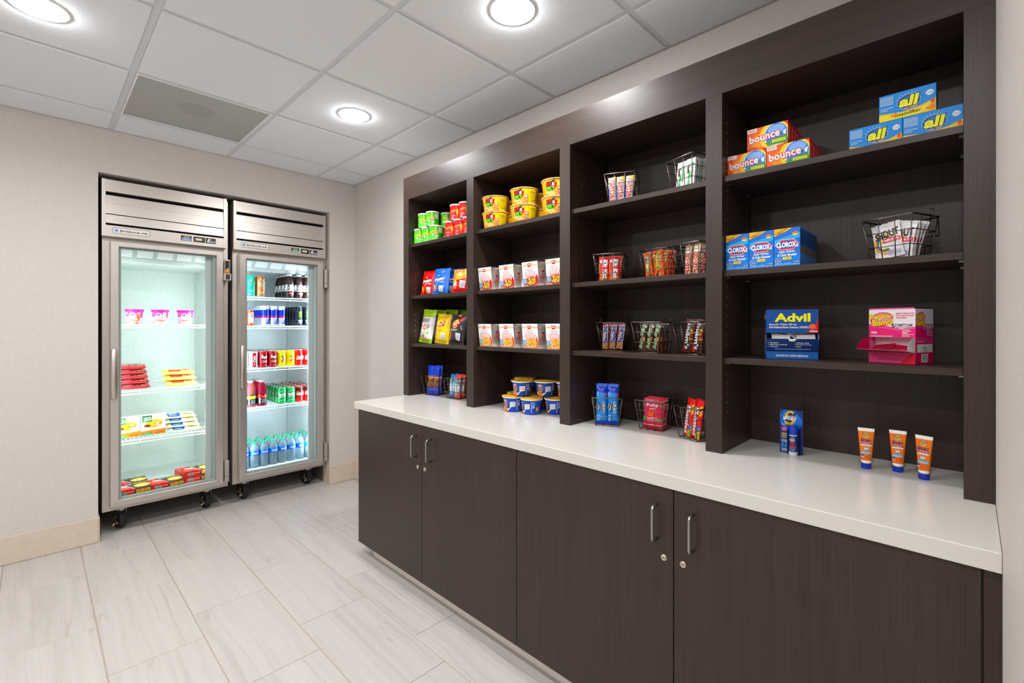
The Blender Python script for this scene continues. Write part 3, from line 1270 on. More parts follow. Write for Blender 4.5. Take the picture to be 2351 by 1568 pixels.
    # wire shelf
    m = MB()
    for y in (.045, .6):
        m.tube([(-.262, y, 0), (.262, y, 0)], .0032, WHITEWIRE)
    m.tube([(-.262, .045, -.018), (.262, .045, -.018)], .0032, WHITEWIRE)
    for y in (.22, .42):
        m.tube([(-.262, y, -.005), (.262, y, -.005)], .0026, WHITEWIRE)
    x = -.252
    k = 0
    while x < .255:
        m.tube([(x, .60, .0), (x, .046, .0), (x, .042, -.006)] + ([(x, .042, -.018)] if k % 5 == 0 else []), .0017, WHITEWIRE, 5)
        x += .0215
        k += 1
    m.tube([(-.262, .045, 0), (-.262, .6, 0)], .0032, WHITEWIRE)
    m.tube([(.262, .045, 0), (.262, .6, 0)], .0032, WHITEWIRE)
    D['wire_shelf'] = m.mesh('wire_shelf')
    return D


FR = fr_meshes()


def controller(c_led):
    m = MB()
    A = Art('plastic')
    A.rect(-1.5, -1.5, 198, 37, '#cfc8c1')
    for x in (0, 69, 138):
        A.rect(x, 0, x + 58.5 + (7 if x == 69 else 0), 35.5, '#26231f')
    A.rect(15, 21.5, 46, 31, '#c9c9b0').rect(17, 23, 44, 29.5, '#5d7a3a')
    A.rect(6, 3, 54, 17.5, '#dfe6ea').rect(8.5, 5, 51.5, 15.5, c_led)
    A.text('TEMPERATURE', 30, 10.2, 32, 4, '#e8eef0')
    A.rect(81, 11.5, 116, 25.5, '#d8d6b4').rect(83, 13, 114, 24, '#c6c69c')
    A.text('E', 157, 19, 14, 20, '#f2f0ee', slant=.35, bold=.03)
    A.text('Series', 180, 14, 27, 8, '#f2f0ee', slant=.3).rect(150, 6.5, 192, 8, '#f2f0ee')
    A.bake(m, lambda u, v, o_: (u + .051, -.0485 - o_, v + 1.8175))
    return m.mesh('controller')


def fridge(xc, label, shelf_z, lamp_c, led, tint_power):
    root = props(ob('refrigerator', None, None, (xc, 3.71, 0)), label, 'refrigerator')
    body = ob('body', FR['body'], root)
    ob('interior_liner', FR['interior_liner'], body)
    ob('evaporator_cover', FR['evaporator_cover'], body)
    ob('lamp_housing', FR['lamp_housing'], body)
    ob('lamp_tube', FR['lamp_tube'], body)
    hp = ob('header_panel', FR['header_panel'], root)
    ob('badge', FR['badge'], hp)
    ob('controller', controller(led), hp)
    d = ob('door', FR['door'], root)
    ob('glass_pane', FR['glass_pane'], d)
    ob('gasket', FR['gasket'], d)
    ob('handle', FR['handle'], d)
    for z in (.265, 1.637):
        ob('hinge', FR['hinge'], root, (0, 0, z))
    for x in (-.236, .222):
        for y in (.07, .6):
            f = ob('caster', FR['fork'], root, (x, y, 0), (0, 0, R(8 if y < .1 else 0)))
            ob('wheel', FR['wheel'], f)
            if y < .1:
                ob('brake_lever', FR['brake_lever'], f)
    for z in shelf_z:
        ob('wire_shelf', FR['wire_shelf'], root, (0, 0, z - .0036))
    # the cabinet's own tube behind the right stile; the left one is added fill
    area('cooler_lamp_and_fill', (xc + .214, 3.71 + .031, .95), (R(90), 0, R(48)), .016, 1.35, tint_power, lamp_c)
    area('cooler_lamp_and_fill', (xc - .262, 3.71 + .03, .95), (R(90), 0, R(-40)), .02, 1.35, tint_power * .75, lamp_c)
    return root


FX1, FX2 = .6145, 1.306
F1Z = [1.272, .8555, .548]
F2Z = [1.478, 1.264, .951, .664]
fridge(FX1, 'left stainless steel glass-door refrigerator holding frozen meals and ice cream cups', F1Z, (.80, 1.0, .955), '#1f6fc0', 3.1)
fridge(FX2, 'right stainless steel glass-door refrigerator holding rows of drinks and water bottles', F2Z, (.70, .86, 1.0), '#2f9a78', 6.2)

# small holder on the edge of the left door
root = props(ob('bottle_opener', None, None, (FX1 + .309, 3.71 - .0665, 1.575)), 'narrow wall bottle opener with orange and black picture on the left refrigerator edge', 'bottle opener')
m = MB()
m.box(-.016, .016, -.004, 0, .045, .14, STEEL)
m.box(-.016, -.014, -.014, -.004, .045, .14, STEEL)
m.box(.014, .016, -.014, -.004, .045, .14, STEEL)
m.box(-.016, .016, -.016, -.004, .132, .14, STEEL)
A = Art('plastic')
A.rect(-13, 46, 13, 131, '#181a1c').ell(-4, 62, 7, 14, '#d9822b').ell(6, 58, 6, 12, '#e9a13a').ell(5, 76, 4, 8, '#efb95a').ell(0, 52, 11, 5, '#c8642a')
A.bake(m, lambda u, v, o_: (u, -.0042 - o_, v))
ob('back_plate', m.mesh('back_plate'), root)
m = MB()
m.box(-.02, .02, -.026, -.022, 0, .044, STEEL)
m.box(-.02, .02, -.022, 0, 0, .003, STEEL)
m.box(-.02, -.017, -.022, 0, .003, .044, STEEL)
m.box(.017, .02, -.022, 0, .003, .044, STEEL)
m.box(-.013, .013, -.0265, -.0261, .004, .039, C('#3a3636', 'matte'))
ob('cap_catcher', m.mesh('cap_catcher'), root)
# ================================================================== PRODUCT BUILDERS
def cylmap(r0, r1, h, z0=0, cx=0, cy=0):
    """front (u=0) faces -Y; u is arc length at mid height, v metres up from z0"""
    rm = (r0 + r1) / 2

    def f(u, v, o_):
        a = -PI / 2 + u / rm
        r = r0 + (r1 - r0) * (v / h) + o_
        return (cx + r * math.cos(a), cy + r * math.sin(a), z0 + v)
    return f


def frontmap(d, z0=0, x0=0):
    return lambda u, v, o_: (x0 + u, -d / 2 - o_, z0 + v)


def sidemap(w, z0=0, sgn=1):
    """right side face (+X) seen from the right; u runs away from the front"""
    return lambda u, v, o_: (sgn * (w / 2 + o_), sgn * u, z0 + v)


def carton(w, d, h, col, art=None, side=None, b=.0006, both=False):
    m = MB()
    m.rbox(-w / 2, w / 2, -d / 2, d / 2, 0, h, C(col), b, 1)
    if art:
        art.bake(m, frontmap(d), clip=(-w * 500 + .4, .4, w * 500 - .4, h * 1000 - .4))
    if side:
        side.bake(m, sidemap(w), clip=(-d * 500 + .3, .4, d * 500 - .3, h * 1000 - .4))
        side.bake(m, sidemap(w, 0, -1), clip=(-d * 500 + .3, .4, d * 500 - .3, h * 1000 - .4))
    return m


def pouch(w, h, t, col, art=None, seal=.010, sealcol=None, wrinkle=.0016, seed=0, nu=14, nv=22, bands=None, lowseal=True, kind='film', step=7, fat=.45):
    """pillow bag standing up: front is -Y, base at z=0. bands=[(z0mm, z1mm, colour)]"""
    rnd = random.Random(seed)
    ph = [rnd.uniform(0, 6.28) for _ in range(8)]
    s0 = seal if lowseal else 0.0

    def prof(u, v):
        vv = (v - s0) / (h - s0 - seal)
        if vv <= 0 or vv >= 1:
            k = 0
        else:
            k = (math.sin(PI * vv)) ** fat
        x = max(-1, min(1, 2 * u / w))
        e = max(0.0, 1 - abs(x) ** (2.6 if fat > .3 else 5)) ** (.7 if fat > .3 else .5)
        wr = wrinkle * (math.sin(11 * u / w + ph[0] + 3 * v / h) + .8 * math.sin(9 * v / h + 8 * u / w + ph[1]) + .6 * math.sin(17 * v / h - 7 * u / w + ph[2]))
        return max(0, t / 2 * k * e + wr * e * (.3 + .7 * k)), k

    def pos(u, v, side, o_):
        th, k = prof(u, v)
        pinch = 1 - .045 * k
        bend = .0012 * math.sin(60 * u + ph[3]) * (1 - k) * 2
        return (u * pinch, side * (th + .0006 + o_) + bend, v + .0012 * math.sin(22 * u / w * 1.3 + ph[4]) * (v / h))
    m = MB()
    cb = C(col, kind)

    def mf(u, v):
        z = v * h * 1000
        for a, b_, cc in (bands or []):
            if a <= z <= b_:
                return C(cc, kind)
        return cb
    m.grid(lambda a, b_: pos((a - .5) * w, b_ * h, -1, 0), nu, nv, cb, matfn=mf)
    m.grid(lambda a, b_: pos((.5 - a) * w, b_ * h, 1, 0), nu, nv, cb, matfn=mf)
    # close the rim
    for (fa, fb) in ((lambda t_: (-.5 * w, t_ * h), 1), (lambda t_: (.5 * w, t_ * h), -1)):
        pts = []
        for k in range(nv + 1):
            u, v = fa(k / nv)
            pts += [pos(u, v, -1, 0), pos(u, v, 1, 0)]
        m.add(pts, [(2 * k, 2 * k + 1, 2 * k + 3, 2 * k + 2) if fb == 1 else (2 * k + 2, 2 * k + 3, 2 * k + 1, 2 * k) for k in range(nv)], cb)
    for zz in (0, h):
        pts = []
        for k in range(nu + 1):
            u = (k / nu - .5) * w
            pts += [pos(u, zz, -1, 0), pos(u, zz, 1, 0)]
        m.add(pts, [(2 * k, 2 * k + 1, 2 * k + 3, 2 * k + 2) for k in range(nu)], cb)
    if art:
        art.bake(m, lambda u, v, o_: pos(u, v, -1, o_ + .0007), (step, step), clip=(-w * 500 + .6, .5, w * 500 - .6, h * 1000 - .5), dl=.00007)
    return m


def fibre(n, L):
    return n


# ---------------- 1 stacked-crisp canisters
def canister(col, dark, name, flavour):
    r, h = .0368, .081
    m = MB()
    m.lathe([(r - .001, 0), (r + .0004, .0012), (r + .0004, .003), (r, .0035), (r, h - .002), (r + .0006, h)], C(col, 'plastic'), 48)
    m.lathe([(r + .0005, 0), (r + .0011, .001), (r + .0005, .003)], ALU, 36, cap1=False)
    A = Art('plastic')
    A.rect(26, 4, 92, h * 1000 - 3, dark) if dark else None
    A.poly([(7, 4), (24, 4), (26, 40), (14, 77), (6, 77), (14, 40)], '#8fd46a' if flavour == 'green' else '#e0412f')
    A.text('Pringles', -6, 47, 34, 12, '#f7c21d', 10, .03, out='#7a2a10', slant=.15, outw=.06)
    if flavour == 'green':
        A.ell(14, 60, 3.4, 5, '#e9a957').ell(17, 50, 5, 5, '#e88f4a', 20).ell(16, 40, 6, 6, '#f2b36c', 10).ell(17, 30, 6.5, 6, '#e2743c').ell(19, 24, 8, 4, '#e9eef0').ell(19, 20, 7, 3, '#5b9fcf')
        A.arc(23, 60, 4, 5.5, 90, 220, '#1f4a24', 8)
        A.ell(-7, 33, 5, 4, '#eef4ea').ell(-3, 28, 4, 4, '#dff0d6')
        A.rect(30, 44, 58, 72, '#efe6c3').scribble(31, 45, 57, 71, 9, '#5a4e33')
        A.poly([(-4, 80), (10, 80), (3, 70)], '#c8202c')
    else:
        A.poly([(14, 62), (26, 52), (24, 34), (18, 20), (11, 38)], '#f0a03a').poly([(16, 58), (22, 50), (19, 30), (14, 42)], '#f7c768')
        A.text('Original', -4, 22, 20, 5.5, '#ffffff')
        A.rect(52, 10, 60, 74, '#f2ece8').scribble(53, 12, 59, 72, 14, '#8a2a22')
    A.bake(m, cylmap(r, r, h), (4, 0))
    l = MB()
    l.lathe([(r + .0006, h - .003), (r + .0017, h - .0025), (r + .0018, h + .004), (r + .0008, h + .0048), (r - .002, h + .0048), (r - .003, h + .0032), (.0, h + .0032)],
            C('#dfe3e2', 'plastic'), 36, cap0=False, cap1=False)
    return Kind('snack_canister', 'snack canister', [('body', m.mesh('body')), ('lid', l.mesh('lid'))])


K_GREEN = canister('#4fbf38', '#38a02c', 'g', 'green')
K_CANR = canister('#e0232a', '#c21a22', 'r', 'red')

# ---------------- 2 hot & spicy bowls
def hot_bowl():
    r0, r1, h = .056, .0652, .073
    m = MB()
    m.lathe([(r0 - .002, 0), (r0, .002), (r1, h)], C('#f3a712', 'card'), 48)
    A = Art('card')
    for u0 in (-8, 150):
        A.rect(u0 - 32, 3, u0 + 44, 68, '#f7b71a')
        A.poly([(u0 - 31, 3), (u0 + 44, 3), (u0 + 44, 16), (u0 + 20, 22), (u0 - 10, 15), (u0 - 31, 14)], '#e8761c')
        A.blobs(u0 + 6, 10, 34, 5, 16, 3, ['#f6a345', '#d9531e', '#fbd08a'], 3)
        A.poly([(u0 - 30, 42), (u0 + 10, 42), (u0 + 12, 66), (u0 - 28, 63)], '#181410')
        A.poly([(u0 - 27, 22), (u0 + 12, 22), (u0 + 12, 42), (u0 - 29, 42)], '#15240f')
        A.ell(u0 + 16, 45, 6.5, 17, '#d3151c', -14).arc(u0 + 13, 64, 5, 6.6, 40, 170, '#123015', 8)
        A.text('HOT', u0 - 14, 53, 27, 19, '#e01b22', 3, .03).text('&', u0 + 7, 52, 11, 14, '#ffffff', 0, .02, out='#181410')
        A.text('SPICY', u0 - 6, 32, 37, 18, '#7ddc2c', 2, .03)
        A.text('CHICKEN FLAVOR', u0 - 8, 17.5, 38, 5, '#f6dcc0', bold=.02)
        A.poly([(u0 + 24, 26), (u0 + 42, 26), (u0 + 41, 44), (u0 + 23, 44)], '#a81c20').rect(u0 + 26, 29, u0 + 39, 42, '#f3c8a8')
        A.poly([(u0 + 24, 44), (u0 + 38, 44), (u0 + 33, 60)], '#c6dd3b')
        A.scribble(u0 + 27, 31, u0 + 38, 41, 4, '#a81c20').scribble(u0 + 26, 6, u0 + 40, 24, 7, '#8c8f9e')
    A.rect(40, 3, 76, 69, '#f4c713').scribble(42, 8, 73, 64, 15, '#6b5a12').rects([(42, 55, 66, 56.5), (42, 50, 72, 51.5), (42, 16, 70, 17.5)], '#3b3410').ell(70, 18, 5, 5, '#3a83a8')
    A.bake(m, cylmap(r0, r1, h), (5, 0))
    l = MB()
    l.lathe([(r1 - .001, h - .001), (r1 + .003, h), (r1 + .0042, h + .002), (r1 + .003, h + .0042), (r1, h + .0046), (.0, h + .0046)], C('#f2b98c', 'plastic'), 48, cap0=False, cap1=False)
    l.add([(-.012, -r1 - .002, h + .003), (.0, -r1 - .013, h + .0), (.012, -r1 - .002, h + .003), (0, -r1 + .004, h + .0045)], [(0, 1, 2, 3), (3, 2, 1, 0)], C('#f2b98c', 'plastic'))
    return Kind('noodle_bowl', 'noodle bowl', [('bowl', m.mesh('bowl')), ('lid', l.mesh('lid'))])


K_BOWL = hot_bowl()

# ---------------- 3 cup noodles in a printed sleeve
def noodle_cup(fl, flc, txt, seed):
    r0, r1, h = .0335, .0462, .110
    m = MB()
    cw = C('#d8cfca', 'card')
    m.lathe([(r0 - .001, 0), (r0, .002), (r1, h - .004), (r1 + .0022, h - .003), (r1 + .0022, h), (r1 - .001, h + .001), (0, h + .001)], cw, 40, cap1=False)
    A = Art('card')
    A.rect(-150, 84, 150, 98, '#b9a57c').rect(-150, 88, 150, 94, '#a38f5c').rect(-150, 16, 150, 20, '#b9a57c')
    for u0 in (62, -64, 180):
        A.poly([(u0 - 10, 76), (u0 + 10, 76), (u0 + 5, 66), (u0 - 5, 66)], '#c3242b').text('CUP', u0 + 2, 55, 22, 12, '#c3242b', bold=.03).text('NOODLES', u0 + 2, 42, 36, 13, '#c3242b', bold=.03)
        A.scribble(u0 - 14, 22, u0 + 16, 34, 3, '#b8595a')
    A.bake(m, cylmap(r0, r1, h), (5, 0))
    s = MB()
    W0, W1 = .098, .094
    yt, yb = -.0492, -.037
    zt, zb = .113, .001
    N = 10

    def pos(u, v, o_):          # v metres from the shelf
        t = (v - zb) / (zt - zb)
        x = u * (W0 * t + W1 * (1 - t)) / W0
        nrm = .0
        return (x, yb + (yt - yb) * t - .004 * (1 - (2 * u / W0) ** 2) * (.5 + .5 * t) - .0006 - o_, v)
    wh = C('#f2eeea', 'card')
    for sgn in (-1, 1):
        s.grid(lambda a, b_: (lambda p: (p[0], sgn * -p[1], p[2]))(pos((a - .5) * W0 * (-sgn), zb + b_ * (zt - zb), 0)), N, 6, wh)
    s.box(-.047, .047, yt - .0006, -yt + .0006, zt, zt + .0006, wh)
    s.box(-.045, .045, yb - .0004, -yb + .0004, .0001, .0007, wh)
    A = Art('card')
    A.rect(-49, 92, 49, 103, '#d9cbb0').rect(-49, 95, 49, 100, '#c9b88e').rect(-49, 0, 49, 40, flc)
    A.poly([(-49, 40), (49, 52), (49, 40)], '#f2eeea').poly([(30, 40), (44, 56), (50, 20), (40, 10)], '#c3242b' if fl == 'beef' else '#e8631c')
    A.ell(6, 24, 33, 21, '#8a3a22' if fl == 'beef' else '#e8c9a0', 4).ell(6, 26, 29, 18, '#e09a3c' if fl == 'beef' else '#f0cf6a', 4)
    A.blobs(6, 26, 26, 15, 26, 3.4, ['#f0b04a', '#c9622a', '#f7d58c', '#7a3b1c' if fl == 'beef' else '#e87a2c', '#d9b45a'], seed)
    A.text('CUP', 0, 73, 40, 17, '#ffffff', bold=.03, out='#c8232b', outw=.075)
    A.text('NOODLES', 0, 57, 72, 17, '#ffffff', bold=.03, out='#c8232b', outw=.075)
    A.rect(-24, 42, 26, 49, '#c3242b' if fl == 'beef' else '#e8763a').text(txt, 1, 45.5, 40, 4.5, '#ffffff', bold=.02)
    A.poly([(-13, 105), (13, 105), (7, 90), (-7, 90)], '#c3242b').rect(-8, 97, 8, 101, '#f2e6e0')
    A.ell(-34, 27, 12, 12.5, '#ffffff').ell(-34, 27, 11, 11.5, '#3c9bd6').text('NO', -34, 32, 8, 4, '#ffffff').text('ADDED', -34, 27, 14, 3.6, '#ffffff').text('MSG', -34, 22, 10, 3.6, '#ffffff')
    A.scribble(-46, 2, -12, 8, 2, '#f2dcd6')
    A.bake(s, pos, (8, 0), clip=(-48.6, 1.5, 48.6, 112.5))
    return Kind('noodle_cup', 'noodle cup', [('cup', m.mesh('cup')), ('sleeve', s.mesh('sleeve'))])


K_BEEF = noodle_cup('beef', '#b6696c', 'BEEF FLAVOR', 5)
K_CHICK = noodle_cup('chicken', '#ea8a5c', 'CHICKEN FLAVOR', 9)

# ---------------- 4 macaroni cups
def mac_cup():
    r0, r1, h = .0405, .0498, .074
    m = MB()
    m.lathe([(r0 - .003, 0), (r0, .003), (r1 - .0015, h - .008), (r1, h - .006), (r1, h - .001)], C('#1848a8', 'card'), 44)
    m.lathe([(r1, h - .007), (r1 + .0035, h - .006), (r1 + .0035, h - .0015), (r1 + .001, h - .0005)], C('#e9dfc9', 'plastic'), 44, cap0=False, cap1=False)
    A = Art('card')
    A.ell(-14, 36, 21, 28, '#5c9bd8').ell(-14, 36, 20, 27, '#143c93')
    A.ell(-14, 54, 11, 5.5, '#ffffff').ell(-14, 54, 9.5, 4.4, '#c8232b').text('KRAFT', -14, 54, 13, 4.2, '#ffffff')
    A.text('macaroni', -14, 44, 27, 7, '#f09a2a', bold=.03, out='#7a2a10').text('& cheese', -14, 36, 26, 7, '#f09a2a', bold=.03, out='#7a2a10')
    A.arc(-14, 33, 6, 10, 200, 340, '#f5b52a', 10)
    A.poly([(-38, 26), (-28, 24), (-6, 14), (4, 20), (0, 8), (-20, 3), (-36, 14)], '#f2a02a').blobs(-14, 12, 15, 8, 16, 3.2, ['#ef8a2c', '#f8b24a', '#e0661e'], 4)
    A.poly([(0, 12), (16, 28), (18, 26), (3, 9)], '#dfe2ea')
    A.poly([(12, 26), (38, 28), (38, 52), (12, 50)], '#e8e6ea').scribble(14, 30, 36, 49, 6, '#4a4a55')
    A.rect(45, 10, 46.5, 62, '#dfe4ee').scribble(50, 30, 62, 60, 6, '#b8c4de').rect(52, 34, 60, 42, '#7fb0dd').rect(70, 18, 82, 36, '#e8862a')
    A.bake(m, cylmap(r0, r1 - .0012, h - .007), (5, 0))
    l = MB()
    yl = noisy('foil_yellow', (232, 170, 40), (240, 182, 52), (90, 90, 90), .38, .3)
    N = 44
    vs = [(0, 0, h + .0012)]
    for k in range(N):
        a = 2 * PI * k / N
        r = r1 + .0042 + (.006 * max(0, 1 - abs(((a - PI * 1.12 + PI) % (2 * PI)) - PI) / .24))
        vs.append((r * math.cos(a), r * math.sin(a), h + .0006 - (.0012 if r > r1 + .008 else 0)))
    l.add(vs, [(0, 1 + k, 1 + (k + 1) % N) for k in range(N)], yl)
    l.add([(x, y, z - .0009) for x, y, z in vs[1:]] + vs[1:], [(k, (k + 1) % N, N + (k + 1) % N, N + k) for k in range(N)], yl)
    A = Art('card')
    A.text('MICROWAVE', -18, -30, 20, 5, '#3a2c10', 0).text('PEEL', 22, 12, 12, 5, '#3a2c10', 30).text('STIR', -10, 26, 12, 5, '#3a2c10', -20)
    A.bake(l, lambda u, v, o_: (u, v, h + .0012 + o_))
    return Kind('macaroni_cup', 'macaroni cup', [('cup', m.mesh('cup')), ('foil_lid', l.mesh('foil_lid'))])


K_MAC = mac_cup()


# ---------------- 5 chip bags
def tortilla(col, dark, sub, seed):
    A = Art('film')
    A.rect(-70, 116, 70, 140, dark) if dark else None
    A.poly([(-8, 108), (14, 92), (-2, 94)], '#e8862a').poly([(-14, 112), (28, 84), (-10, 78), (-4, 96)], '#1a1a1e').poly([(-14, 70), (16, 84), (-16, 52)], '#1a1a1e')
    A.poly([(-14, 114), (2, 100), (-1, 99), (-12, 108)], '#f2d28a').poly([(-16, 52), (14, 78), (10, 80), (-12, 60)], '#f6e8c8')
    A.text('Doritos', 2, 84, 74, 17, '#ffffff', 8, .04, out='#141418', outw=.08, slant=.1)
    A.scribble(12, 62, 40, 72, 2, '#f4dcd0')
    A.poly([(-46, 46), (-24, 52), (-34, 10)], '#f3a32c').poly([(-28, 44), (-12, 46), (-24, 14)], '#e98e1e')
    A.poly([(2, 12), (34, 10), (38, 44), (6, 46)], '#ece8e6').scribble(6, 16, 34, 42, 6, '#6a6a70')
    A.poly([(-66, 6), (66, 6), (60, 1), (-60, 1)], dark or col)
    return Kind('chip_bag', 'chip bag', pouch(.130, .152, .042, col, A, .008, seed=seed).mesh('chip_bag'))


K_CHIP_R = tortilla('#cf1620', None, '', 1)
K_CHIP_B = tortilla('#0a63c4', '#0b55ad', '', 2)
A = Art('film')
A.poly([(-70, 62), (10, 84), (70, 70), (70, 150), (-70, 150)], '#f0820f').poly([(-70, 60), (70, 84), (70, 96), (-70, 68)], '#f5a21c')
A.text('Cheetos', 4, 100, 74, 24, '#fbd33c', 12, .045, out='#1d1812', outw=.09)
A.blobs(-34, 44, 16, 20, 9, 5, ['#f08a2a', '#f8b460', '#f6e6da'], 6)
A.poly([(0, 28), (36, 22), (44, 60), (6, 66)], '#ece8e6').scribble(6, 30, 38, 58, 6, '#6a6a70')
K_CHEESE = Kind('chip_bag', 'chip bag', pouch(.130, .135, .042, '#d9281c', A, .008, seed=3).mesh('chip_bag'))
A = Art('film')
A.rect(-70, 156, 70, 205, '#9cc211').rect(-70, 0, 70, 26, '#9cc211').rect(-66, 154, 66, 157, '#a08a4a')
A.text('SKINNY', -4, 132, 72, 26, '#47434a', 0, .002)
A.text('P', -34, 92, 20, 34, '#47434a', 0, .0).text('P', 30, 92, 20, 34, '#47434a', 0, .0)
A.ell(-2, 92, 17, 22, '#47434a').ell(-2, 92, 15.2, 20.2, '#ece9ea').ell(-2, 92, 12, 17, '#d3262b').ell(-2, 92, 7, 10, '#f0b98a')
A.text('POPCORN', -4, 60, 78, 15, '#b6cc1c', 0, .02)
A.ell(-38, 34, 9, 10, '#c8323c').ell(-8, 38, 9, 10, '#4a464c').ell(12, 22, 10, 10, '#d05560').scribble(-44, 28, -32, 40, 3, '#f2dcdc').scribble(-14, 32, -2, 44, 3, '#dcdcdf').scribble(5, 16, 19, 28, 3, '#f6e2e2')
K_POP = Kind('popcorn_bag', 'popcorn bag', pouch(.118, .2, .045, '#dedadb', A, .010, seed=4, step=8).mesh('popcorn_bag'))


def potato(col, body, sub, seed, extra):
    A = Art('film')
    extra(A)
    A.ell(-2, 112, 30, 22, '#e8961c', 32).ell(-2, 112, 29, 21, '#fbc91c', 32)
    A.poly([(-30, 100), (-14, 92), (6, 98), (26, 100), (30, 122), (22, 134), (6, 124), (-12, 122), (-24, 112)], '#b51a20')
    A.text("Lay's", 1, 113, 44, 22, '#ffffff', 20, .03, slant=.1)
    A.poly([(6, 24), (36, 20), (38, 60), (8, 62)], '#e6e4e4').scribble(10, 26, 34, 56, 6, '#6a6a70')
    return Kind('chip_bag', 'chip bag', pouch(.118, .168, .042, col, A, .010, seed=seed).mesh('chip_bag'))


K_LAYS = potato('#f2c010', '', '', 5, lambda A: A.poly([(-60, 60), (-38, 70), (-30, 30), (-60, 10)], '#f0b24a').poly([(0, 150), (60, 128), (60, 170), (0, 170)], '#e6a92a').text('Classic', -6, 76, 34, 9, '#7a4a10', 0, .01))
K_BBQ = potato('#2b292c', '', '', 6, lambda A: A.poly([(-60, 20), (-42, 18), (-36, 60), (-44, 84), (-54, 60)], '#ef7a2c').ell(34, 140, 22, 18, '#8a1f1f', 20).ell(6, 158, 14, 6, '#e09a5a', 10).text('BARBECUE', -12, 78, 50, 9, '#cfcfd4', 0, .02).text('Only', 40, 92, 26, 12, '#cfcfd4', -65, .0))
K_SOUR = potato('#0e8f72', '', '', 8, lambda A: A.ell(-44, 70, 12, 44, '#f2deb0', 8))

# ---------------- 6 peanuts, cookies in baskets
A = Art('film')
A.rect(-50, 102, 50, 112, '#d8a520').rect(-50, 92, 50, 104, '#c81e2a').text('PLANTERS', 0, 106, 46, 8, '#f6e04a', 0, .02).text('NUT', 12, 98, 26, 9, '#ffffff', 0, .02)
A.rect(-50, 40, 50, 93, '#8a5a2c').blobs(0, 66, 34, 26, 46, 3.4, ['#a8703a', '#7a4a20', '#c08a50', '#5e3818'], 11)
A.rect(-50, 0, 50, 41, '#1f3fc0').text('Honey Roasted', 0, 30, 44, 6, '#e8e4f4', 0, .01)
K_NUT = Kind('peanut_bag', 'peanut bag', pouch(.0455, .172, .024, '#1c44c8', A, .010, seed=9, nu=8, step=7).mesh('peanut_bag'))


def cookie(col, seed):
    A = Art('film')
    A.rect(-30, 34, 30, 112, '#7cc4e4').ell(-2, 58, 26, 22, '#dfe6e8').blobs(12, 96, 12, 12, 6, 5, ['#a8623a', '#6a3a20'], seed)
    A.text('Chips Ahoy', -16, 84, 44, 10, '#ffffff', 80, .03, out='#c8232b', outw=.09)
    A.text('THIN', 0, 24, 26, 7, '#ffffff', 0, .03).scribble(-16, 8, 14, 16, 2, '#e8e8f0')
    return Kind('cookie_pack', 'cookie pack', pouch(.0455, .132, .026, col, A, .008, seed=seed, nu=8).mesh('cookie_pack'))


K_COOK_B = cookie('#1374c6', 12)
K_COOK_O = cookie('#d2491c', 13)


# ---------------- 7 candy bars (upright)
def bar(w, h, t, col, A, seed, name='candy_bar', cat='candy bar', **k):
    return Kind(name, cat, pouch(w, h, t, col, A, .006, seed=seed, nu=14, nv=24, wrinkle=.0004, step=7, **k).mesh(name))


A = Art('film')
A.rect(-16, 96, 16, 106, '#b9a31a').poly([(-2, 106), (15, 106), (15, 82)], '#d4bc1c')
A.rect(-15, 8, -11, 70, '#2b3cc0')
A.text('PAYDAY', -1, 50, 92, 20, '#ee4318', -90, .03, out='#f6f0ee', outw=.08)
K_PAY = bar(.031, .108, .014, '#e2ddd6', A, 21)
A = Art('card')
A.ell(-11, 72, 4.5, 7, '#4a1712').ell(-9, 60, 6, 7, '#55201a').arc(-8, 76, 4, 6, 60, 190, '#2a0e0a', 8).ell(-4, 80, 2, 5, '#2f8a3a', 20)
A.text('Junior', 9, 60, 62, 13, '#129a4e', -90, .05).text('Mints', -3, 34, 44, 11, '#129a4e', -90, .05)
SA = Art('card')
SA.text('Junior Mints', 0, 52, 84, 9, '#0f7a42', -90, .04, slant=.2)
K_MINT = Kind('mint_box', 'candy box', carton(.042, .021, .106, '#ece8e6', A, SA).mesh('mint_box'))
A = Art('film')
A.poly([(-22, 2), (22, 2), (20, 26), (4, 36), (-16, 28)], '#a84a24').blobs(-4, 16, 14, 12, 14, 3, ['#c8773a', '#7c3418', '#e0a060'], 5)
A.arc(6, 58, 26, 29, 100, 250, '#f0b060', 12, 1.4).rect(-19, 82, -8, 92, '#e6d6d6')
A.text('Kit Kat', 5, 54, 78, 19, '#ffffff', -90, .05, slant=.12, out='#8a0f18', outw=.07)
K_KIT = bar(.045, .108, .012, '#cf121e', A, 22)
A = Art('film')
A.text("Reese's", 4, 66, 70, 20, '#f7cf1e', -90, .05, out='#3a1c10', outw=.09).rect(-14, 40, -9, 84, '#4a2412').rect(-13, 41, -10, 83, '#f0a81e')
A.ell(-2, 12, 12, 9, '#5a2c18').ell(6, 12, 7, 7, '#d09a5c').rect(-18, 88, -10, 96, '#e8d2ca')
K_REE = bar(.042, .112, .012, '#ee5a12', A, 23)
A = Art('film')
A.text("Reese's", 8, 74, 44, 9, '#f7cf1e', -90, .04, out='#3a1c10').rect(-8, 26, 4, 92, '#2a5cb0').text('FAST BREAK', -2, 58, 60, 9, '#f4e32a', -90, .05)
A.blobs(0, 14, 12, 8, 10, 3.4, ['#c07a3c', '#6a3418'], 7)
K_TAKE = bar(.032, .108, .012, '#ec6a18', A, 24)
A = Art('film')
A.rect(-14, 84, 14, 104, '#dcd3cf').text('caramel', 0, 94, 22, 7, '#8a1c20', 0, .02)
A.text('TWIX', -2, 42, 78, 22, '#c41d26', -90, .035, out='#f2ece8', outw=.08)
K_TWX = bar(.031, .112, .014, '#b08a4a', A, 25)
A = Art('film')
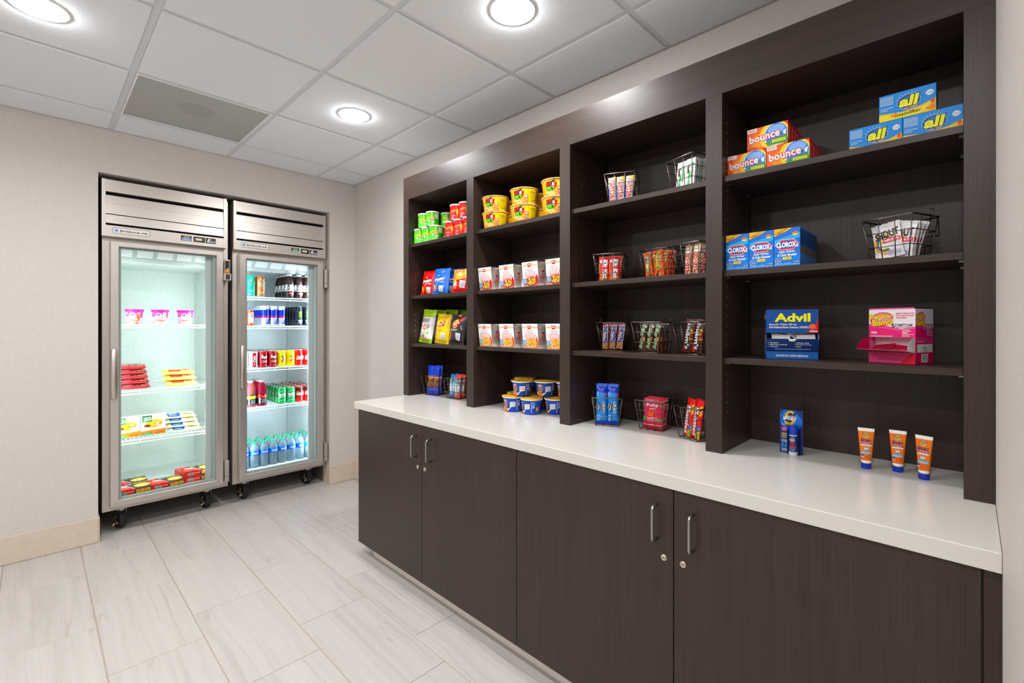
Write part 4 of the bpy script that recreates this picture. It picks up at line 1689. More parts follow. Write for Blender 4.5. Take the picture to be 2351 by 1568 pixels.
A.rect(-13, 26, 13, 106, '#c3202a').rect(-11, 28, 11, 101, '#f0edf2').rect(-9, 30, 9, 99, '#e9e6f4').text('SNICKERS', 0, 64, 70, 15, '#1d2a8c', -90, .06).rect(2, 98, 11, 106, '#d8c8c6')
A.rect(-13, 2, 13, 27, '#d09a6c').blobs(0, 14, 10, 10, 12, 3, ['#b06a3c', '#e6bc90', '#9a4a2a'], 8)
K_SNI = bar(.030, .112, .014, '#3a211c', A, 26)
A = Art('film')
A.text('Milky Way', -3, 56, 92, 15, '#2f8a3c', -90, .03, out='#efe6cf', outw=.08).ell(8, 48, 3, 9, '#d07a2c').rect(4, 92, 12, 99, '#d8c8c6').rect(6, 2, 13, 26, '#7a4226')
K_MLK = bar(.029, .112, .014, '#3c231c', A, 27)
A = Art('film')
A.text('m&m\'s', 0, 58, 92, 19, '#f0ece8', -90, .035, out='#2a1612', outw=.08)
A.blobs(13, 60, 5, 26, 5, 3.6, ['#3c9a3c', '#2a6ac0', '#e8722a', '#c82428', '#f2d22a'], 9)
A.poly([(-20, 2), (-6, 2), (-14, 34), (-20, 34)], '#b81c24')
K_MMS = bar(.042, .122, .016, '#4b291f', A, 28)
A = Art('film')
A.rect(-34, 132, 34, 170, '#1038b4').rect(-34, 0, 34, 14, '#1038b4').poly([(8, 128), (26, 128), (26, 110)], '#e0444c')
A.text('OREO', 8, 72, 48, 13, '#ffffff', -90, .03, out='#1b2040', outw=.08)
A.ell(-12, 72, 7, 18, '#2a2226').ell(-15, 72, 6, 15, '#f3efe6').ell(-11, 72, 6, 15, '#2f262a').scribble(-20, 14, -8, 40, 4, '#bfe4f6').scribble(-20, 116, -12, 136, 4, '#bfe4f6')
K_ORE = bar(.046, .165, .030, '#0d86d8', A, 29, 'cookie_pack', 'cookie pack')
A = Art('film')
A.rect(-44, 104, 44, 120, '#a3142e').rect(-44, 0, 44, 22, '#a3142e').rect(-40, 108, 40, 110, '#e8c8d0').rect(-40, 16, 40, 18, '#f0e0e4')
A.text('fruity', 0, 94, 52, 15, '#ffffff', 0, .03).text('snacks', 2, 82, 28, 6, '#f6dce4', 0, .01).ell(-34, 92, 5, 5, '#3aa04a').ell(34, 92, 5, 5, '#3aa04a')
A.ell(0, 66, 24, 10, '#d8452c').ell(-6, 58, 12, 8, '#e0602c').text('Strawberry', 0, 44, 40, 8, '#ffffff', 4, .02).scribble(-20, 34, 20, 39, 1, '#f6dce4')
A.rect(-42, 36, -28, 50, '#4cae3c').rect(20, 34, 40, 42, '#4cae3c').text('fruity', -12, 112, 26, 4, '#f2b4a4')
K_FRU = bar(.080, .122, .020, '#cb1450', A, 30, 'fruit_snack_bag', 'snack bag')
A = Art('film')
A.poly([(8, 120), (22, 126), (22, 90), (12, 84)], '#f0a01e').poly([(0, 104), (22, 118), (22, 110), (4, 98)], '#3a8a3c').poly([(-14, 96), (16, 112), (18, 106), (-10, 90)], '#4a3ca0')
A.poly([(0, 0), (20, 0), (20, 40), (10, 46)], '#f09a1e').poly([(6, 24), (20, 34), (20, 48), (10, 50)], '#3a62b4').poly([(10, 4), (20, 16), (20, 26), (12, 20)], '#5aa63c')
A.text('Skittles', -3, 62, 104, 20, '#ffffff', -90, .035, out='#c2121c', outw=.08)
K_SKI = bar(.042, .142, .018, '#cf141c', A, 31, 'candy_pack', 'candy pack')
A = Art('film')
A.arc(-6, 42, 22, 29, 40, 300, '#f0a01c', 16).arc(-6, 42, 16, 22, 40, 300, '#2f6ab8', 16).arc(-6, 42, 10, 16, 40, 300, '#f4d21e', 14)
A.text('SHOUT', 2, 68, 60, 20, '#141416', 6, .04).rect(-10, 44, 34, 56, '#d2222c').text('WIPE & GO', 12, 50, 38, 7, '#ffffff', 3, .02).scribble(0, 8, 30, 20, 3, '#8a92c8')
K_SHO = bar(.072, .10, .006, '#dcd9d9', A, 32, 'wipe_packet', 'wipe packet')

# ---------------- 8 laundry boxes
A = Art('card')
A.poly([(-60, 0), (60, 0), (60, 66), (-60, 70)], '#d8341c').ell(-10, 32, 60, 40, '#e8641c').ell(-14, 28, 36, 22, '#f08a24')
A.ell(20, 36, 43, 43, '#f6c21c').ell(24, 36, 34, 35, '#f4ece0').ell(25, 37, 32, 33, '#3f72c4').ell(26, 52, 24, 14, '#7ea6dc').poly([(-6, 16), (56, 30), (58, 4), (2, 4)], '#3f8a4a')
A.poly([(44, 40), (54, 46), (52, 30), (47, 30)], '#f4f4f6').rect(14, 12, 52, 20, '#e9dc2c').scribble(16, 13, 50, 19, 2, '#5a5a20')
A.rect(-58, 58, -30, 70, '#f0ece8').text('FREE', -44, 64, 22, 6, '#c8322c', 0, .02)
A.text('bounce', -8, 38, 86, 22, '#ffffff', 4, .03, out='#d01f24', outw=.085)
A.scribble(-54, 4, -28, 10, 2, '#6a1c10')
SA = Art('card')
SA.text('bounce', 0, 34, 42, 9, '#f4d8c8', -90, .03).rect(-16, 0, -15, 70, '#b02418')
K_BOU = Kind('dryer_sheet_box', 'dryer sheet box', carton(.117, .031, .070, '#c92c1c', A, SA).mesh('dryer_sheet_box'))
A = Art('card')
A.poly([(-60, 0), (60, 0), (60, 34), (30, 22), (-10, 16), (-60, 22)], '#f7b51c').poly([(-60, 0), (20, 0), (60, 22), (60, 26), (16, 14), (-60, 17)], '#f9d21c')
for k in range(9):
    a = R(20 + 17.5 * k)
    A.poly([(4 + 14 * math.cos(a - .05), 44 + 12 * math.sin(a - .05)), (4 + 33 * math.cos(a), 44 + 26 * math.sin(a)), (4 + 14 * math.cos(a + .05), 44 + 12 * math.sin(a + .05))], '#bcdcf2')
A.ell(4, 40, 25, 20.5, '#7fc0ea').ell(4, 40, 23.5, 19, '#123a7c').ell(4, 41, 18, 14, '#2a72bc')
A.text('all', 4, 42, 34, 25, '#f7e21c', 0, .045, out='#10305f', outw=.09, slant=.18)
A.text('small & mighty', 6, 24, 26, 4, '#e23c34', 6, .02, out='#f6e6e6')
A.text('stainlifter', 4, 11, 50, 9, '#3c3412', 2, .01, slant=.15).blobs(-26, 11, 6, 4, 6, 2, ['#d23a1c'], 3)
A.scribble(-56, 42, -28, 66, 8, '#cfe6f6').text('Powder Laundry', -42, 34, 26, 4, '#ffffff').text('Detergent', -47, 29, 16, 4, '#ffffff')
A.ell(46, 50, 8, 7, '#dfeaf4').scribble(40, 46, 52, 54, 3, '#1a5cae').text('1', 52, 26, 4, 9, '#d8502c', 0, .04).text('LOAD', 50, 17, 12, 4, '#d8502c').text('BRASSEE', 48, 11.5, 18, 4, '#d8502c').text('CARTA', 50, 6, 14, 4, '#d8502c')
SA = Art('card')
SA.rect(-20, 0, 20, 18, '#f7b51c')
K_ALL = Kind('detergent_box', 'detergent box', carton(.1175, .042, .0715, '#1782cc', A, SA).mesh('detergent_box'))
A = Art('card')
A.poly([(-36, 0), (36, 0), (36, 40), (-36, 30)], '#1173c8').poly([(-36, 60), (36, 84), (36, 100), (-36, 80)], '#2f9ae0')
A.poly([(-36, 92), (-8, 102), (16, 115), (-36, 115)], '#f4a81c').text('STAIN-FIGHTING', -16, 107, 34, 4.6, '#2a2410', 20, .02).text('FORMULA', -18, 101, 22, 4.6, '#2a2410', 20, .02)
A.ell(22, 96, 8, 5, '#4a8a3c').ell(22, 98, 8, 4.5, '#e46a3c').ell(22, 93.5, 7, 2.5, '#f2d05c')
hx = [(-32, 66), (-16, 80), (16, 80), (32, 66), (16, 50), (-16, 50)]
A.poly([(x * 1.03, 65 + (y - 65) * 1.08) for x, y in hx], '#f2ece6').poly(hx, '#d93a20').poly([(x * .84, 65 + (y - 65) * .74) for x, y in hx], '#1d4ea8')
A.text('CLOROX', -2, 65, 52, 14, '#ffffff', 0, .05, out='#122c60', outw=.08).text('2', 28, 61, 5, 9, '#ffffff', 0, .04)
A.text('Stain Fighter', 1, 43, 44, 7.5, '#ffffff', 0, .03, slant=.2).text('& Color Booster', 1, 34.5, 52, 7.5, '#ffffff', 0, .03, slant=.2)
A.rect(-11, 20, 12, 28, '#f4d21c').text('Original', 1, 24, 16, 5, '#2a2a20').ell(-23, 18, 9, 7, '#cfe0f4').ell(-23, 18, 8, 6, '#1a4f9c').text('Oxi', -23, 18, 9, 5, '#e8f0fa')
A.scribble(-33, 3, -8, 10, 2, '#a8d0f2').scribble(-6, 3, 14, 10, 2, '#a8d0f2').text('1 LOAD', 26, 12, 14, 3.4, '#f4d21c').text('NET WT 1 OZ', 25, 5, 18, 3.4, '#ffffff')
SA = Art('card')
SA.rect(-12, 64, 12, 108, '#16407e').rect(-12, 40, 12, 60, '#6a5a3c').scribble(-10, 8, 10, 36, 7, '#8ab8b0')
K_CLO = Kind('stain_remover_box', 'stain remover box', carton(.0705, .0262, .115, '#1466bc', A, SA).mesh('stain_remover_box'))
# ---------------- 9 dispensers, sun cream
def advil():
    w, d, h, zc = .141, .062, .155, .082
    root = []
    blue, navy, wh = C('#123f86'), C('#0d2c63'), C('#e6e6e4')
    m = MB()
    for a in ((-w / 2, w / 2, d / 2 - .0008, d / 2, 0, h), (-w / 2, -w / 2 + .0008, -d / 2, d / 2, 0, h), (w / 2 - .0008, w / 2, -d / 2, d / 2, 0, h),
              (-w / 2, w / 2, -d / 2, d / 2, h - .0008, h), (-w / 2, w / 2, -d / 2, d / 2, 0, .0008), (-w / 2, w / 2, -d / 2, -d / 2 + .0008, zc, h), (-w / 2, w / 2, -d / 2, -d / 2 + .0008, 0, .024)):
        m.box(*a, blue)
    A = Art()
    A.rect(-70, zc * 1000, 70, 155, '#10458c')
    for k in range(14):
        A.rect(-70 + k * 10.4, 84, -69.7 + k * 10.4, 154, '#2a66a8')
    for k in range(7):
        A.rect(-70, 86 + k * 10, 70, 86.3 + k * 10, '#2a66a8')
    A.poly([(36, 83), (54, 92), (64, 108), (70, 130), (70, 83)], '#c32a22').ell(55, 102, 9, 8.5, '#e86a4c').text('Tablets', 57, 88, 20, 5, '#ffffff', 0, .03)
    A.text('Advil', 2, 130, 92, 24, '#f6e21a', 0, .04)
    A.text('Ibuprofen Tablets, 200 mg', -24, 108, 74, 7, '#ffffff', 0, .015).text('Pain Reliever/Fever Reducer (NSAID)', -8, 99, 106, 8, '#ffffff', 0, .02)
    A.rect(-69, 1, 69, 23, '#16559c').text('50 PACKETS OF 2 COATED TABLETS EACH', 0, 11, 86, 6, '#e8eef6', 0, .02)
    A.bake(m, frontmap(d))
    A = Art()
    A.rect(-30, 100, 30, 118, '#0d2c63').text('Advil', 0, 134, 46, 14, '#f6e21a', 0, .06).rect(-28, 84, 28, 96, '#c32a22').scribble(-26, 10, 24, 78, 10, '#a8c0e0')
    A.bake(m, sidemap(w, 0, -1))
    A.bake(m, sidemap(w, 0, 1))
    box = m
    # flap leaning out
    f = MB()
    y0, y1 = -d / 2 - .0004, -d / 2 - .016
    z0, z1 = .024, .064

    def pos(u, v, o_):
        t = v / (z1 - z0)
        return (u, y0 + (y1 - y0) * t - o_, z0 + v)
    n = 12
    f.add([pos(-w / 2, 0, 0), pos(w / 2, 0, 0), pos(w / 2, z1 - z0, 0), pos(-w / 2, z1 - z0, 0)], [(0, 1, 2, 3)], navy)
    f.add([pos(-w / 2, 0, -.0008), pos(w / 2, 0, -.0008), pos(w / 2, z1 - z0, -.0008), pos(-w / 2, z1 - z0, -.0008)], [(3, 2, 1, 0)], wh)
    for sx in (-1, 1):
        x = sx * (w / 2 - .0004)
        f.add([(x, y0, z0), (x, y1, z1), (x, y1 + .002, z1 + .006), (x, y0 - .004, z1 + .016), (x, y0 + .004, z1 + .016), (x, y0 + .004, z0)], [(0, 1, 2, 3, 4, 5), (5, 4, 3, 2, 1, 0)], wh)
    A = Art()
    A.poly([(-11, 40), (11, 40), (9, 35), (4, 32), (-4, 32), (-9, 35)], '#e6e6e4')
    for i, t in enumerate(('Headache', 'Minor Pain of Arthritis', 'Toothache')):
        A.text(t, -58 + [11, 23, 11][i] - 1, 27.5 - 6 * i, [22, 46, 22][i], 3.6, '#ffffff', 0, .02).poly([(-66, 28 - 6 * i), (-64.5, 26 - 6 * i), (-61, 30 - 6 * i), (-64.5, 27.6 - 6 * i)], '#b8d23a')
    for i, t in enumerate(('Muscular Aches', 'Menstrual Cramps', 'Fever')):
        A.text(t, 14 + [16, 19, 6][i] - 1, 27.5 - 6 * i, [32, 38, 12][i], 3.6, '#ffffff', 0, .02).poly([(7, 28 - 6 * i), (8.5, 26 - 6 * i), (12, 30 - 6 * i), (8.5, 27.6 - 6 * i)], '#b8d23a')
    A.scribble(-46, 6, 50, 9, 1, '#c8d4e8')
    A.bake(f, pos)
    return Kind('tablet_dispenser', 'tablet dispenser box', [('box', box.mesh('box')), ('flap', f.mesh('flap'))])


K_ADV = advil()


def packet(w, h, col, dark):
    m = MB()
    A = Art('matte')
    A.scribble(-w * 500 + 5, 4, w * 500 - 5, 22, 3, dark)
    m.box(-w / 2, w / 2, -.0008, .0008, 0, h, C(col, 'matte'))
    A.bake(m, frontmap(.0016))
    return Kind('tablet_packet', 'tablet packet', m.mesh('tablet_packet'))


K_PKW = packet(.050, .036, '#c9c9c8', '#4a4a4c')
K_PKP = packet(.05, .028, '#a81438', '#8c1030')


def pepto():
    w, d, h, zc = .112, .088, .150, .072
    pk, wh = C('#e05c94'), C('#ece6e6')
    m = MB()
    for a in ((-w / 2, w / 2, d / 2 - .0008, d / 2, 0, h), (-w / 2, -w / 2 + .0008, -d / 2, d / 2, 0, h), (w / 2 - .0008, w / 2, -d / 2, d / 2, 0, h),
              (-w / 2, w / 2, -d / 2, d / 2, h - .0008, h), (-w / 2, w / 2, -d / 2, d / 2, 0, .0008), (-w / 2, w / 2, -d / 2, -d / 2 + .0008, zc, h), (-w / 2, w / 2, -d / 2, -d / 2 + .0008, 0, .030)):
        m.box(*a, pk)
    m.box(-w / 2 + .001, w / 2 - .001, -d / 2 + .03, -d / 2 + .031, .001, zc + .02, C('#e8b4c0'))
    m.rbox(-w / 2, w / 2 - .004, -d / 2 + .001, -d / 2 + .003, h, h + .004, pk, .0005, 1)

    def face(A, ww):
        k = ww / 112
        X = ww / 2
        A.rect(-X, 72, X, 150, '#f3dbe2').poly([(-X, 72), (X, 72), (X, 102), (X * .4, 96), (-X * .2, 104), (-X, 110)], '#e0568c').poly([(-X, 72), (X, 72), (X, 96), (X * .3, 90), (-X * .3, 97), (-X, 104)], '#d93372')
        A.ell(-24 * k, 122, 29 * k, 20, '#c81f34', 12).ell(-24 * k, 123, 25 * k, 17, '#ec8aa4', 12)
        A.text('Pepto-', -25 * k, 129, 56 * k, 17, '#f7d91c', 6, .03, out='#b01428', outw=.075).text('Bismol', -22 * k, 114, 50 * k, 16, '#f7d91c', 6, .03, out='#b01428', outw=.075)
        A.text('5', 4 * k, 104, 7 * k, 10, '#4a1428', 0, .03).text('SYMPTOM', 29 * k, 106, 40 * k, 6.5, '#4a1428', 0, .03, out='#f4e6ea', outw=.1).text('Digestive Relief', 29 * k, 100, 40 * k, 4.5, '#4a1428', 0, .01, out='#f4e6ea', outw=.1)
        return A
    A = face(Art(), 112)
    A.text('BISMUTH SUBSALICYLATE', 32, 138, 42, 3.8, '#d8405c', 0, .02).text('UPSET STOMACH RELIEVER/', 32, 132, 42, 3.8, '#d8405c', 0, .02).text('ANTIDIARRHEAL', 24, 126, 26, 3.8, '#d8405c', 0, .02)
    for i, t in enumerate(('heartburn', 'indigestion', 'nausea', 'upset stomach', 'diarrhea')):
        A.text(t, 26 + [9, 10, 6.5, 13, 8][i], 93 - 4.1 * i, [18, 20, 13, 26, 16][i], 2.8, '#ffffff', 0, .03)
    A.text('25 POUCHES OF 2 CHEWABLE TABLETS', -24, 75, 54, 3.2, '#f6dce6', 0, .02).ell(-46, 85, 4.4, 3.4, '#eab0c8').ell(-39, 85, 4.4, 3.4, '#eab0c8')
    A.rect(-56, 0.6, 56, 30, '#e0487e').poly([(20, .6), (56, .6), (56, 30), (46, 30)], '#d3243c').scribble(-32, 8, 28, 16, 2, '#8a1a40')
    A.bake(m, frontmap(d))
    A = Art()
    A.rect(-43.5, .6, 43.5, 149, '#d8447c')
    face(A, 87)
    A.poly([(-43.5, .6), (43.5, .6), (43.5, 30), (-43.5, 60)], '#cf2a58').scribble(-38, 60, 0, 64, 1, '#f0c0d0').scribble(10, 76, 38, 92, 4, '#f0c0d0')
    A.rect(-38, 32, 38, 54, '#efe6e4').text('MAR 21', 2, 44, 18, 5, '#3a2a2a').text('LC 01/062407', 4, 36, 26, 4, '#3a2a2a')
    A.rect(-18, 5, 16, 28, '#efe6e4')
    A.rects([(-14 + 2.0 * k + (k * 7 % 3) * .4, 9, -13.2 + 2.0 * k + (k * 5 % 4) * .3, 26) for k in range(14)], '#2a2426')
    A.bake(m, sidemap(w, 0, 1))
    # open tray pulled forward with rounded cheeks
    f = MB()
    z0, z1, y0, y1 = .030, .038, -d / 2 - .0004, -d / 2 - .052
    f.add([(-w / 2, y0, z0), (w / 2, y0, z0), (w / 2 - .002, y1, z1), (-w / 2 - .004, y1, z1)], [(0, 1, 2, 3), (3, 2, 1, 0)], C('#d84a80'))
    f.add([(-w / 2 - .003, y0, z0 + .001), (w / 2 - .001, y0, z0 + .001), (w / 2 - .002, y1 - .002, z1 + .001), (-w / 2 - .006, y1 - .002, z1 + .001)], [(0, 1, 2, 3), (3, 2, 1, 0)], wh)
    for sx, cc in ((-1, C('#d8286c')), (1, wh)):
        x = sx * (w / 2 - .001)
        N = 10
        arc = [(x + sx * .006 * math.sin(PI / 2 * k / N), y0 + (y1 - y0) * math.sin(PI / 2 * k / N), z1 + (zc + .0 - z1) * math.cos(PI / 2 * k / N)) for k in range(N + 1)]
        P = [(x, y0, z0 + .002)] + arc
        f.add(P, [tuple(range(len(P))), tuple(range(len(P)))[::-1]], cc)
    return Kind('tablet_dispenser', 'tablet dispenser box', [('box', m.mesh('box')), ('tray_flap', f.mesh('tray_flap'))])


K_PEP = pepto()


def coppertone():
    m = MB()
    w, h = .067, .142
    m.rbox(-w / 2, w / 2, -.0006, .0006, 0, h, C('#23326f'), .0004, 1)
    A = Art()
    A.rect(-33, 2, 33, 140, '#1f2f6e').ell(-6, 112, 30, 32, '#1a62b8').ell(4, 104, 27, 30, '#1d6cc4').ell(-4, 116, 19, 19, '#c8d6ec').ell(-4, 116, 18, 18, '#182a5c')
    A.arc(-2, 124, 8, 15, 20, 200, '#f6a81c', 12).arc(-6, 108, 8, 16, 200, 380, '#f6a81c', 12)
    A.text('Coppertone', -4, 121, 28, 7, '#ffffff', 4, .02).text('SPORT', -4, 113.5, 36, 9, '#ffffff', 0, .06, slant=.2)
    A.ell(10, 130, 4, 3.6, '#0a0a0c')
    A.ell(-20, 78, 9, 8, '#9a2a6a').scribble(-26, 73, -14, 83, 3, '#f0c8dc').scribble(-28, 48, -12, 66, 5, '#e8d21c').scribble(-28, 34, -11, 44, 3, '#dfe6f4')
    A.text('55', -20, 25, 17, 11, '#2f9ae0', 0, .04, slant=.15).scribble(-28, 5, -12, 16, 3, '#ffffff').rect(-28, 92, -18, 94, '#e8eef8')
    A.bake(m, frontmap(.0012), clip=(-33, .6, 33, 141))
    t = MB()
    cx, cy = .009, -.0155
    t.lathe([(.012, .0), (.0128, .001), (.0128, .012)], C('#d9dce0', 'plastic'), 28, cx, cy)
    t.lathe([(.0128, .012), (.0128, .062), (.012, .063)], C('#26356f', 'plastic'), 28, cx, cy, cap0=False)
    t.lathe([(.0122, .063), (.0122, .066)], C('#dfe3ea', 'plastic'), 28, cx, cy)
    t.lathe([(.0128, .066), (.0128, .090), (.0115, .093), (0, .093)], C('#1f3fae', 'plastic'), 28, cx, cy, cap1=False)
    A = Art('plastic')
    A.ell(0, 50, 6.5, 7, '#f6a81c').ell(0, 50, 4.6, 5, '#26356f').text('SPORT', 0, 50, 15, 4, '#ffffff', 0, .04).rect(-9, 25, 11, 30, '#e0442c').scribble(-8, 14, 8, 24, 3, '#8ab0e0').scribble(-6, 32, 6, 42, 2, '#c8304c')
    A.bake(t, cylmap(.0128, .0128, .062, 0, cx, cy), (3, 0))
    b = MB()
    cl = glass('clear_blister', (.93, .95, 1), .12)
    N = 12
    prof = [(-.010, 0)] + [(.009 + .0175 * math.cos(PI - PI * k / N), -.012 - .020 * math.sin(PI * k / N)) for k in range(N + 1)] + [(.028, 0)]
    prof = [(-.0085, -.0008)] + prof[1:-1] + [(.0265, -.0008)]
    vs = [(x, y, z) for z in (.0005, .097) for x, y in prof]
    n = len(prof)
    b.add(vs, [(k, k + 1, n + k + 1, n + k) for k in range(n - 1)], cl, True)
    b.add([(x, y, .097) for x, y in prof], [tuple(range(n))], cl)
    b.add([(x, -.0009, z) for x in (.0265, .031) for z in (.0005, .103)], [(0, 2, 3, 1)], cl)
    return Kind('sunscreen_stick', 'sunscreen', [('backing_card', m.mesh('backing_card')), ('stick', t.mesh('stick')), ('blister', b.mesh('blister'))])


K_COP = coppertone()


def tube():
    m = MB()
    h0, h1 = .018, .1175
    org = C('#f0761a', 'plastic')

    def pos3(a, v, o_=0):
        t = (v - h0) / (h1 - h0)
        wx = .0125 + .0075 * t
        wy = .0105 * (1 - t) ** .8 + .0012
        return ((wx + o_) * math.cos(a), (wy + o_) * math.sin(a), v)
    m.grid(lambda a, b_: pos3(2 * PI * a, h0 + b_ * (h1 - .009 - h0)), 32, 14, org, closed_u=True)
    m.grid(lambda a, b_: pos3(2 * PI * a, h1 - .009 + b_ * .009), 32, 2, C('#ece8e2', 'plastic'), closed_u=True)
    m.box(-.0199, .0199, -.0012, .0012, h1 - .0005, h1, C('#ece8e2', 'plastic'))
    m.lathe([(.0112, .0165), (.0112, .0225)], C('#e9e4da', 'plastic'), 28, cap0=False)

    def surf(u, v, o_):
        t = (v - h0) / (h1 - h0)
        wx = .0125 + .0075 * t
        x = max(-.985, min(.985, u / wx))
        wy = .0105 * (1 - t) ** .8 + .0012
        return (u, -(wy * math.sqrt(1 - x * x) + o_), v)
    A = Art('plastic')
    A.rect(-12.2, 18.5, 12.2, 24.5, '#e9e4da')
    A.ell(0, 97, 9, 7.5, '#e8b01c').arc(0, 97, 8, 9, 0, 360, '#7a5a10', 20).text('BANANA', 0, 100, 15, 4, '#2a2a7a', 0, .03).text('BOAT', 0, 95, 10, 3.6, '#2a2a7a', 0, .03)
    A.text('S', -11, 83, 5, 9.5, '#33207c', 0, .05, slant=.1).text('PORT', 2.5, 82, 20, 7, '#33207c', 0, .05, slant=.1)
    A.rect(-14, 71.5, 14, 74.5, '#2a2f7a').rect(-13, 67, 14, 71, '#f4efe6').text('POWERSTAY', 0, 73, 18, 2.2, '#f0c87c').text('TECHNOLOGY', 0, 69, 18, 2, '#c8442c')
    A.poly([(-6, 62), (6, 62), (6, 58), (0, 53), (-6, 58)], '#3a94c8').text('30', 0, 59, 9, 5, '#ffffff', 0, .04)
    A.rect(-14, 44, 14, 50.5, '#4aa6cc').text('BROAD SPECTRUM SPF 30', 0, 46, 24, 2.4, '#e6f2f8')
    A.rect(-11, 37, -6, 42, '#3a3aa0').rect(-11, 33.5, -6, 36.5, '#c8c8dc').scribble(-4, 30, 10, 42, 4, '#b8481c').scribble(-8, 26.5, 8, 29, 1, '#b8481c')
    A.bake(m, surf, (2.2, 8), clip=(-12.2, 18.5, 12.2, 108))
    c = MB()
    N = 28
    ring = lambda s, z: [(s * .0123 * math.cos(2 * PI * k / N), s * .0108 * math.sin(2 * PI * k / N), z) for k in range(N)]
    vs = ring(.94, 0) + ring(1, .0015) + ring(1, .0165)
    c.add(vs, [(i * N + k, i * N + (k + 1) % N, (i + 1) * N + (k + 1) % N, (i + 1) * N + k) for i in range(2) for k in range(N)], C('#16309c', 'plastic'), True)
    c.add(vs[:N], [tuple(range(N))[::-1]], C('#16309c', 'plastic'))
    c.add(vs[-N:], [tuple(range(N))], C('#16309c', 'plastic'))
    return Kind('sunscreen_tube', 'sunscreen', [('tube', m.mesh('tube')), ('cap', c.mesh('cap'))])


K_TUB = tube()

# ---------------- 10 wire basket
BT, BB, BH = .063, .047, .118


def basket():
    m = MB()
    hw = lambda z: BB + (BT - BB) * z / BH
    sq = lambda w, z, r=.004: [(x, y, z) for x, y in ((-w + r, -w), (w - r, -w), (w, -w + r), (w, w - r), (w - r, w), (-w + r, w), (-w, w - r), (-w, -w + r))]
    m.tube(sq(BT, BH), .0024, WIRE, 8, True)
    for z in (.0015, .040, .079):
        m.tube(sq(hw(z), z), .0013, WIRE, 6, True)
    for f in (-.333, .333):
        for ax in (0, 1):
            for sg in (-1, 1):
                P = []
                for z in (BH + .0018, .0015):
                    w = hw(z)
                    P.append((f * w, sg * w, z) if ax == 0 else (sg * w, f * w, z))
                m.tube(P, .0013, WIRE, 6)
    for sx in (-1, 1):
        for sy in (-1, 1):
            m.tube([(sx * (BT - .002), sy * (BT - .002), BH), (sx * (BB - .001), sy * (BB - .001), .0015)], .0015, WIRE, 6)
    for f in (-.333, .333):
        m.tube([(f * BB, -BB, .0012), (f * BB, BB, .0012)], .0012, WIRE, 6)
        m.tube([(-BB, f * BB, .0024), (BB, f * BB, .0024)], .0012, WIRE, 6)
    # a ring on each side of the rim carries the swinging handle
    rings = []
    for sx in (-1, 1):
        r = MB()
        rings.append(r)
        r.tube([(sx * (BT - .001) + sx * .0, .028 + .0095 * math.cos(2 * PI * k / 14), BH + .011 + .0105 * math.sin(2 * PI * k / 14)) for k in range(14)], .0011, WIRE, 5, True)
    h = MB()
    P = [(-BT - .001, .028, BH + .004), (-BT - .003, .05, BH - .012), (-BT + .004, .0675, BH - .05), (BT - .004, .0675, BH - .05), (BT + .003, .05, BH - .012), (BT + .001, .028, BH + .004)]
    h.tube(P, .0014, WIRE, 6)
    return Kind('wire_basket', 'wire basket', [('basket_frame', m.mesh('basket_frame')), ('handle_ring', rings[0].mesh('handle_ring')), ('handle_ring', rings[1].mesh('handle_ring')), ('handle', h.mesh('handle'))])


K_BSK = basket()

# ================================================================== COLD GOODS
def can(r, h, col, art, neck=.006, ring=ALU):
    m = MB()
    m.lathe([(r - .0075, .0), (r - .006, .0), (r - .0012, .006), (r, .009), (r, h - .012), (r - .002, h - .006), (r - neck, h - .002)], C(col, 'can'), 30, cap1=False)
    art.bake(m, cylmap(r, r, h), (4, 0))
    l = MB()
    l.lathe([(r - neck, h - .002), (r - neck + .0006, h - .0005), (r - neck, h), (r - neck - .0012, h - .0008), (r - neck - .002, h - .003), (.0, h - .003)], ring, 30, cap0=False, cap1=False)
    l.rbox(-.004, .004, -.010, .006, h - .0029, h - .0018, ring, .0004, 1)
    return [('body', m.mesh('body')), ('can_end', l.mesh('can_end'))]


def kcan(r, h, col, art, **k):
    return Kind('drink_can', 'drink can', can(r, h, col, art, **k))


A = Art('can')
A.rect(-12, 6, 12, 112, '#a3262e').text('Coke', 0, 66, 46, 17, '#eceef2', 90, .03, slant=.2).text('Diet', 0, 28, 16, 7, '#eceef2', 90, .02)
K_DIET = kcan(.033, .122, '#c2c7cd', A)
A = Art('can')
A.ell(4, 72, 24, 26, '#8a1020').text('Dr', -10, 92, 10, 8, '#f0e6e8', 0, .03).text('Pepper', 6, 76, 44, 24, '#f2eaec', 4, .05).ell(4, 44, 18, 10, '#ecdfe2').ell(4, 44, 16.6, 8.6, '#961828').text('23', 4, 44, 16, 10, '#ecdfe2', 0, .03).scribble(-4, 14, 20, 18, 1, '#e8d0d4')
K_DRP = kcan(.033, .122, '#9b1526', A)
A = Art('can')
A.ell(0, 62, 17, 34, '#e8d24a').poly([(-10, 76), (8, 92), (16, 58), (0, 44)], '#c6d27a').ell(-2, 74, 8, 8, '#2f8a5a').poly([(-14, 40), (18, 78), (20, 66), (2, 32)], '#cf5a3c')
for k in range(6):
    A.poly([(-2 + k * 3.6, 34 + k * 6), (6 + k * 3, 30 + k * 6), (7 + k * 3, 32 + k * 6), (-1 + k * 3.6, 36 + k * 6)], '#f6e6c8')
K_YEL = kcan(.033, .122, '#e6c814', A)
A = Art('can')
A.text('Coca-Cola', 4, 66, 62, 24, '#f6f2f2', 0, .04, slant=.3).poly([(-30, 50), (0, 55), (30, 48), (30, 45), (0, 51), (-30, 45)], '#f4eeee')
K_COLA = kcan(.033, .122, '#d8141c', A)
A = Art('can')
A.rect(-104, 88, 104, 112, '#1d1c1f').text('Coca-Cola', 4, 66, 62, 24, '#f6f2f2', 0, .04, slant=.3).text('ZERO', 4, 40, 24, 8, '#1d1c1f', 0, .04)
